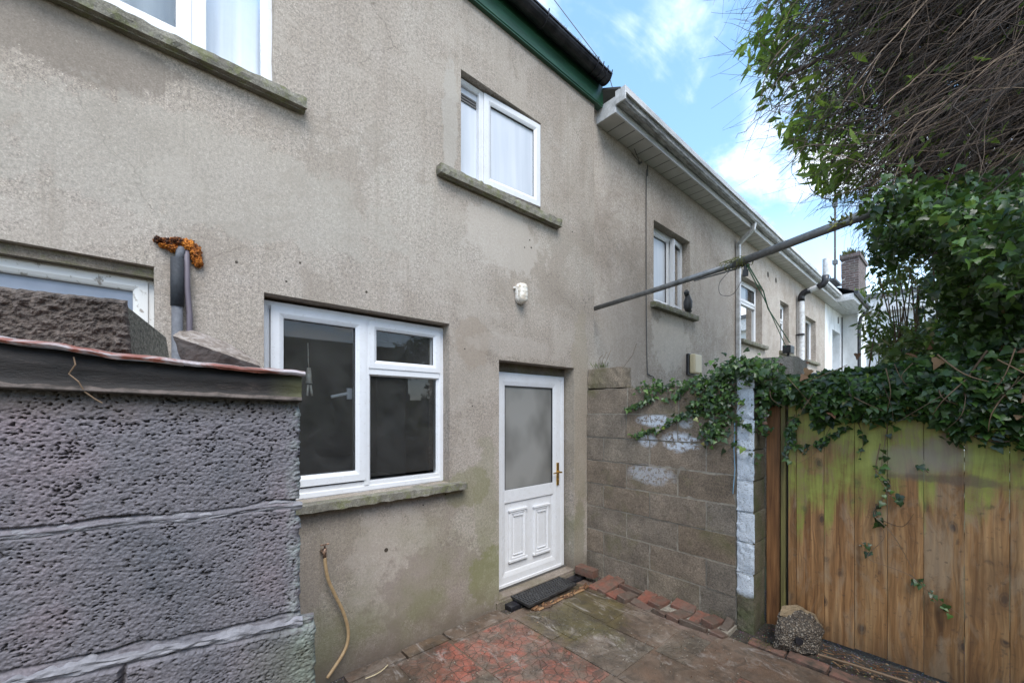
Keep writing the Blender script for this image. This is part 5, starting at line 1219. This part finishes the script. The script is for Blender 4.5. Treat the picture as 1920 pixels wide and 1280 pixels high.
# ---- ivy over the fence, pillar and block wall
IV = thing('ivy', 'dense dark ivy draped over the fence top, pillar and block wall', 'ivy')
def lower_edge(y):   # lowest z of the draped ivy along the fence as function of y
    ys = [-3.4, -2.8, -2.67, -2.55, -2.45, -2.36, -2.27, -2.15, -2.03, -1.93, -1.86, -1.80, -1.72, -1.62, -1.5, -1.4, -1.3]
    zs = [1.35, 1.42, 1.40, 1.44, 1.42, 1.54, 1.56, 1.52, 1.55, 1.55, 1.50, 1.62, 1.66, 1.68, 1.62, 1.60, 1.55]
    return np.interp(y, ys, zs)
def upper_edge(y):
    ys = [-3.4, -2.7, -2.5, -2.3, -2.1, -1.9, -1.75, -1.62, -1.5, -1.38, -1.25]; zs = [2.15, 2.0, 1.96, 1.90, 1.87, 1.86, 1.83, 1.84, 1.90, 1.92, 1.90]
    return np.interp(y, ys, zs)
N = 8200; y = RNG.uniform(-3.2, -1.3, N); lo = lower_edge(y)+.03*RNG.normal(size=N); hi = upper_edge(y)
f = RNG.random(N)**.85; z = lo+(hi-lo)*f
x = 3.40-.02-.14*np.sin(np.pi*np.clip(f, 0, 1))*(.4+.6*RNG.random(N)); x = np.where(z > 1.80, x+.30*RNG.random(N), x)
pos = np.stack([x, y, z], 1)
leaves('foliage', IVY, IVYF, pos, 'ivy_leaf', IV, .026, .054, face=(-.85, -.30, .55), spread=.55, rs=2)
# pillar head and block wall garland
def line_leaves(pts, n, rad, rg_, taper=True):
    P_ = np.array(pts, float); s = np.concatenate([[0], np.cumsum(np.linalg.norm(np.diff(P_, axis=0), axis=1))]); t = rg_.random(n)*s[-1]
    q = np.stack([np.interp(t, s, P_[:, k]) for k in range(3)], 1); return q+rg_.normal(0, 1, (n, 3))*np.array(rad)
rg_ = np.random.default_rng(5)
X0 = 3.195
G = [line_leaves([(X0, -1.50, 1.86), (X0, -1.36, 1.87), (X0+.02, -1.15, 1.80), (X0+.05, -.95, 1.78), (X0+.05, -.75, 1.77), (X0+.05, -.60, 1.78)], 520, (.035, .02, .03), rg_),
     line_leaves([(X0-.01, -1.33, 1.80), (X0-.01, -1.30, 1.60), (X0-.01, -1.25, 1.48), (X0, -1.21, 1.36)], 300, (.02, .055, .05), rg_),
     line_leaves([(X0-.01, -1.20, 1.78), (X0-.01, -1.18, 1.66), (X0, -1.12, 1.58)], 150, (.02, .05, .04), rg_),
     line_leaves([(X0+.01, -1.15, 1.60), (X0+.01, -1.0, 1.55), (X0+.01, -.88, 1.50), (X0+.01, -.78, 1.43), (X0+.01, -.60, 1.38), (X0+.01, -.50, 1.37)], 120, (.008, .01, .014), rg_),
     line_leaves([(X0+.01, -1.0, 1.78), (X0+.01, -.93, 1.70), (X0+.01, -.82, 1.68)], 50, (.01, .012, .014), rg_),
     line_leaves([(X0+.01, -.74, 1.74), (X0+.01, -.66, 1.67), (X0+.01, -.52, 1.61), (X0+.01, -.44, 1.60)], 70, (.008, .01, .012), rg_),
     line_leaves([(X0, -1.62, 1.87), (X0, -1.52, 1.90), (X0+.05, -1.40, 1.93), (X0+.1, -1.25, 1.88)], 420, (.07, .05, .035), rg_),
     line_leaves([(3.24, -1.52, 1.80), (3.22, -1.54, 1.66), (3.24, -1.54, 1.56), (3.26, -1.54, 1.44)], 90, (.02, .02, .03), rg_),
     line_leaves([(3.20, -1.38, 1.55), (3.185, -1.44, 1.50), (3.19, -1.50, 1.45), (3.24, -1.53, 1.42)], 16, (.008, .01, .012), rg_),
     line_leaves([(3.20, -1.36, 1.36), (3.185, -1.43, 1.33), (3.20, -1.51, 1.27), (3.24, -1.53, 1.22)], 12, (.008, .01, .012), rg_)]
pos = np.concatenate(G); leaves('foliage', IVY, IVYF, pos, 'ivy_leaf', IV, .022, .045, face=(-.9, -.25, .45), spread=.40, rs=3)
# hanging sprigs on the boards
XF = 3.40
HS = [([(XF, -2.19, 1.55), (XF, -2.17, 1.38), (XF, -2.15, 1.20)], 8, .04), ([(XF, -2.12, 1.22), (XF, -2.20, 1.12), (XF, -2.16, 1.04)], 12, .04), ([(XF, -2.18, 1.07), (XF, -2.27, 1.03)], 9, .04),
      ([(XF, -2.13, 1.0), (XF, -2.13, .93), (XF, -2.16, .86)], 8, .03), ([(XF, -2.06, .74), (XF, -2.10, .70), (XF, -2.12, .69)], 9, .03), ([(XF, -2.28, .60), (XF, -2.33, .56), (XF, -2.38, .50), (XF, -2.46, .44)], 16, .024),
      ([(XF, -1.70, 1.56), (XF-.01, -1.69, 1.42), (XF, -1.70, 1.34), (XF, -1.75, 1.32)], 55, .036), ([(XF, -1.75, 1.32), (XF, -1.82, 1.36), (XF, -1.93, 1.43), (XF, -2.0, 1.48)], 44, .04), ([(XF, -1.83, 1.53), (XF-.01, -1.82, 1.47)], 24, .036),
      ([(XF, -1.66, 1.5), (XF-.02, -1.655, 1.3), (XF-.02, -1.66, 1.22)], 26, .03), ([(XF, -2.03, 1.55), (XF, -2.07, 1.40), (XF, -2.05, 1.28)], 14, .034), ([(XF, -2.36, 1.22), (XF, -2.33, 1.26)], 5, .03)]
allp = np.concatenate([line_leaves(p, n, (.008, .012, .016), rg_) for p, n, s_ in HS]); allp[:, 0] = np.minimum(allp[:, 0], 3.41)
leaves('hanging_leaves', IVY, IVYF, allp, 'ivy_leaf', IV, .020, .040, face=(-1., -.2, .35), spread=.35, rs=6)
ir = random.Random(31); RUN = []
for k in range(24):
    y0_ = ir.uniform(-2.95, -1.5); z0_ = ir.uniform(1.62, 1.92); a_ = ir.uniform(-2.6, -.4); L_ = ir.uniform(.12, .34)
    RUN.append(np.array(smooth_path([(3.25, y0_, z0_), (3.215+ir.uniform(-.02, .02), y0_+L_*.5*math.cos(a_)+ir.uniform(-.03, .03), z0_+L_*.5*math.sin(a_)), (3.27, y0_+L_*math.cos(a_), z0_+L_*math.sin(a_)*.9)], 4)))
paths = RUN+[np.array(smooth_path(p, 4)) for p, n, s_ in HS]+[np.array(smooth_path(p, 4)) for p in
    ([(XF, -2.15, 1.38), (XF, -2.13, 1.2), (XF, -2.18, 1.08), (XF, -2.12, .95), (XF, -2.17, .80), (XF-.02, -2.09, .66), (XF-.01, -2.2, .62), (XF-.02, -2.28, .60), (XF, -2.38, .51), (XF, -2.5, .42)],
     [(XF, -2.12, .92), (XF-.02, -2.2, .84), (XF-.01, -2.26, .72), (XF-.02, -2.31, .60)], [(XF, -2.16, .9), (XF, -2.25, .88), (XF, -2.30, .97)],
     [(3.36, -2.5, 1.5), (3.37, -2.3, 1.56), (3.36, -2.1, 1.53), (3.38, -1.9, 1.60)], [(3.28, -2.58, 1.9), (3.26, -2.5, 1.72), (3.29, -2.52, 1.6)], [(3.3, -2.4, 1.9), (3.25, -2.5, 1.78), (3.25, -2.62, 1.72)],
     [(3.36, -1.62, 1.75), (3.2, -1.42, 1.62), (3.19, -1.35, 1.45)], [(3.19, -1.25, 1.85), (3.18, -1.28, 1.7), (3.19, -1.33, 1.55), (3.19, -1.38, 1.52), (3.185, -1.5, 1.43)], [(XF, -1.92, 1.52), (XF, -1.82, 1.3), (XF, -1.70, 1.2)], [(3.37, -2.75, 1.45), (3.36, -2.6, 1.42), (3.37, -2.45, 1.5)])]
V, F = stems(paths, [ir.uniform(.0015, .004) for _ in RUN]+[.0028]*len(HS)+[.003, .003, .0025, .005, .006, .005, .003, .003, .002, .006], 5); fast_mesh('vines', V, F, 'vine_stem', IV, smooth=True)
# dead leaves caught in the ivy
pos = np.stack([3.27+.05*RNG.random(26), RNG.uniform(-2.8, -1.4, 26), RNG.uniform(1.55, 1.95, 26)], 1)
leaves('dead_leaves', IVY, IVYF, pos, 'dead_leaf', IV, .03, .06, face=(-.8, -.4, .5), rs=9)

# ---- overhanging tree: dry stems, long green leaves, ivy in its crown
TR = thing('overhanging_tree', 'big overhanging tree choked with dry brown stems, ivy and long green leaves', 'tree')
MB().tube(smooth_path([(4.5, -3.1, -.1), (4.45, -3.0, 1.3), (4.3, -2.85, 2.6), (4.2, -2.8, 3.8), (4.0, -2.7, 5.2)], 4), [.16-.0055*k for k in range(17)], 10).build('trunk', 'dry_stem', TR, smooth=True)
rt = np.random.default_rng(21)
paths = []; rads = []
def yb(z): return -1.50-np.clip(4.0-z, 0, 9)*.42
def flow(p0, d0, L, k, rg2, droop=.55, wob=.17):
    P_ = [np.array(p0, float)]; d = np.array(d0, float); d /= np.linalg.norm(d)
    for i in range(k-1):
        d = d+np.array([0, 0, -droop/k])+rg2.normal(0, wob, 3)*np.array([1, 1, 1]); d /= np.linalg.norm(d); P_.append(P_[-1]+d*L/(k-1))
    return np.array(P_)
cnt = 0
while cnt < 13500:
    t_ = rt.random(); x0 = rt.uniform(2.9, 5.6); y0 = rt.uniform(-3.3, -1.7); z0 = rt.uniform(2.85, 4.2+.5*x0)
    under = 2.72+.55*max(0, 3.6-x0)*0+max(0, (y0+2.6))*.75
    if z0 < under: continue
    L = rt.uniform(.3, .95); P_ = flow((x0, y0, z0), (-.42+rt.normal(0, .32), .80+rt.normal(0, .32), -.45+rt.normal(0, .34)), L, 8, rt)
    lim = yb(P_[:, 2]); over = P_[:, 1]-lim
    if over[-1] > rt.exponential(.10): continue
    if P_[-1, 2] < 2.50+max(0, P_[-1, 1]+2.5)*.6: continue
    if P_[:, 0].min() < 2.55 or (P_[-1, 0] < 2.85 and rt.random() < .6): continue
    paths.append(P_); rads.append(rt.choice([.0015, .0022, .0032, .0052], p=[.36, .34, .22, .08])); cnt += 1
# outliers at the fringe
for k in range(46):
    z0 = rt.uniform(2.9, 4.4); y0 = yb(z0)-.25; P_ = flow((rt.uniform(3.0, 3.5), y0, z0), (-.25, .8, -.30+rt.normal(0, .2)), rt.uniform(.3, .62), 9, rt, droop=-.75, wob=.12); paths.append(P_); rads.append(.0022)
V, F = stems(paths, rads, 3); fast_mesh('dry_stems', V, F, 'dry_stem', TR)
# limbs
lp_ = [smooth_path(p, 4) for p in ([(4.25, -2.8, 3.3), (3.8, -2.5, 3.7), (3.4, -2.1, 3.9), (3.2, -1.7, 3.85)], [(4.2, -2.8, 3.0), (3.8, -2.55, 3.0), (3.45, -2.3, 2.95), (3.3, -2.15, 2.75)], [(4.2, -2.8, 4.0), (3.8, -2.3, 4.4), (3.5, -1.9, 4.5)], [(4.2, -2.9, 3.2), (3.7, -2.9, 3.3), (3.3, -2.7, 3.25), (3.1, -2.5, 3.05)], [(4.2, -2.9, 3.6), (3.7, -3.1, 3.9), (3.2, -2.9, 3.9)])]
V, F = stems([np.array(p) for p in lp_], [.03, .022, .03, .02, .03], 8); fast_mesh('limbs', V, F, 'dry_stem', TR, smooth=True)
# long leaves at the sky side
def vol(n, fn, rg2):
    out = []
    while len(out) < n:
        p = fn(rg2)
        if p is not None: out.append(p)
    return np.array(out)
def fringe(rg2):
    z = rg2.uniform(3.0, 4.9); y = yb(z)-abs(rg2.normal(0, .20))+.03; x = rg2.uniform(2.95, 3.7)
    if noise.noise(Vector((x*2.2, y*4.5, z*4.5))) < -.02: return None
    return (x, y, z)
leaves('long_leaves', LONG, LONGF, vol(1500, fringe, rt), 'long_leaf', TR, .05, .105, face=(-.3, .2, .5), spread=.9, droop=(-.3, .35, -1), rs=12)
def inner(rg2):
    z = rg2.uniform(3.0, 5.6); y = rg2.uniform(-3.0, -1.5); x = rg2.uniform(3.3, 5.2)
    if y > yb(z)-.1 or noise.noise(Vector((x*2, y*3, z*3))) < -.15: return None
    return (x, y, z)
leaves('long_leaves', LONG, LONGF, vol(2400, inner, rt), 'long_leaf', TR, .05, .11, face=(-.3, .1, .6), spread=.9, droop=(-.2, .3, -1), rs=13)
# dark mass behind: denser dead growth farther in
def deep(rg2):
    x = rg2.uniform(3.9, 6.8); z = rg2.uniform(2.6+.1*x, 2.9+.75*x); y = rg2.uniform(-3.3, -1.5)
    if (y+2.5)/x > .13-.10*max(0, 1.15-(z-1.58)/x*1.3) : return None
    return (x, y, z)
leaves('dead_leaves', LONG, LONGF, vol(15000, deep, rt), 'withered_leaf', TR, .06, .15, face=(-.5, 0, .4), spread=1., rs=14)
def high(rg2):
    z = rg2.uniform(3.9, 6.0); y = rg2.uniform(-3.4, -2.1); x = rg2.uniform(2.6, 4.8); return (x, y, z) if (z > 3.9+.9*max(0, 3.4-x)) else None
leaves('dead_leaves', LONG, LONGF, vol(5000, high, rt), 'withered_leaf', TR, .06, .13, face=(-.3, 0, .6), spread=1., rs=15)
# ivy clothing the lower crown
def ivyc(rg2):
    x = rg2.uniform(2.65, 4.6); z = rg2.uniform(2.1, 3.15); y = rg2.uniform(-3.1, -1.95)
    bnd = np.interp(z, [2.0, 2.25, 2.45, 2.6, 2.75, 3.0, 3.15], [-2.54, -2.54, -2.40, -2.18, -2.10, -2.12, -2.30])
    bnd = -2.5+(bnd+2.5)*x/3.4
    if y > bnd+.08*noise.noise(Vector((x*5, z*6, 1))): return None
    if z < 2.05+.25*rg2.random() or z > 1.58+(.37+.06*noise.noise(Vector((x*3, y*6, 2))))*x: return None
    if .07 < (z-1.58)/x < .27+.05*noise.noise(Vector((x*4, y*6, 5))) and y > -2.5+.03*x: return None
    if noise.noise(Vector((x*3, y*5, z*5))) < -.18: return None
    return (x, y, z)
leaves('ivy_foliage', IVY, IVYF, np.concatenate([vol(12500, ivyc, rt), line_leaves([(2.86, -2.20, 2.64), (2.95, -2.30, 2.70), (3.1, -2.45, 2.62)], 480, (.06, .035, .07), rt)]), 'ivy_leaf', TR, .024, .050, face=(-.7, .0, .5), spread=.85, rs=16)
def ivyr(rg2):
    x = rg2.uniform(3.35, 4.6); z = rg2.uniform(1.75, 2.6); y = rg2.uniform(-3.1, -2.28)
    if (z-1.58)/x > .07 and y > -2.5+.03*x: return None
    if noise.noise(Vector((x*3, y*4, z*5))) < -.22 and y > -2.6: return None
    return (x, y, z)
leaves('ivy_foliage', IVY, IVYF, vol(7500, ivyr, rt), 'ivy_leaf', TR, .024, .050, face=(-.8, -.1, .5), spread=.85, rs=17)

# ---- shrubs beyond the fence
def shrub(name, label, c, r, n, m, smin, smax, seed, T=IVY, TF=IVYF, h=None):
    t = thing(name, label, 'shrub'); rs_ = np.random.default_rng(seed); out = []
    while len(out) < n:
        d = rs_.normal(size=3); d /= np.linalg.norm(d); q = d*rs_.random()**.45
        p = np.array(c)+q*np.array(r)
        if noise.noise(Vector(p)*1.6+Vector((seed, 0, 0))) < -.12 or p[2] < .05: continue
        out.append(p)
    leaves('foliage', T, TF, np.array(out), m, t, smin, smax, face=(-.6, -.2, .6), spread=.8, rs=seed)
    ps = []
    for k in range(26):
        e = np.array(c)+rs_.normal(0, .45, 3)*np.array(r); b0 = np.array([c[0]+rs_.normal(0, .1), c[1]+rs_.normal(0, .1), 0]); m_ = (e+b0)/2+rs_.normal(0, .1, 3); ps.append(np.array(smooth_path([b0, m_, e], 4)))
    V, F = stems(ps, [.015]*len(ps), 5); fast_mesh('branches', V, F, 'vine_stem', t, smooth=True)
    return t
shrub('shrub', 'loose pale leaved shrub letting white sky through between the chimney and dark ivy', (6.3, -2.02, 2.75), (.8, .36, .72), 2000, 'shrub_leaf', .05, .10, 31, LONG, LONGF)
shrub('shrub', 'green shrub behind the fence top, below the pale leaved one', (5.6, -2.35, 1.85), (.9, .45, .62), 2600, 'shrub_leaf', .04, .08, 32)
shrub('shrub', 'dark leafy shrub deep behind the fence at the right edge', (6.6, -3.0, 2.5), (1.4, .9, 1.6), 4600, 'ivy_leaf', .07, .12, 33)
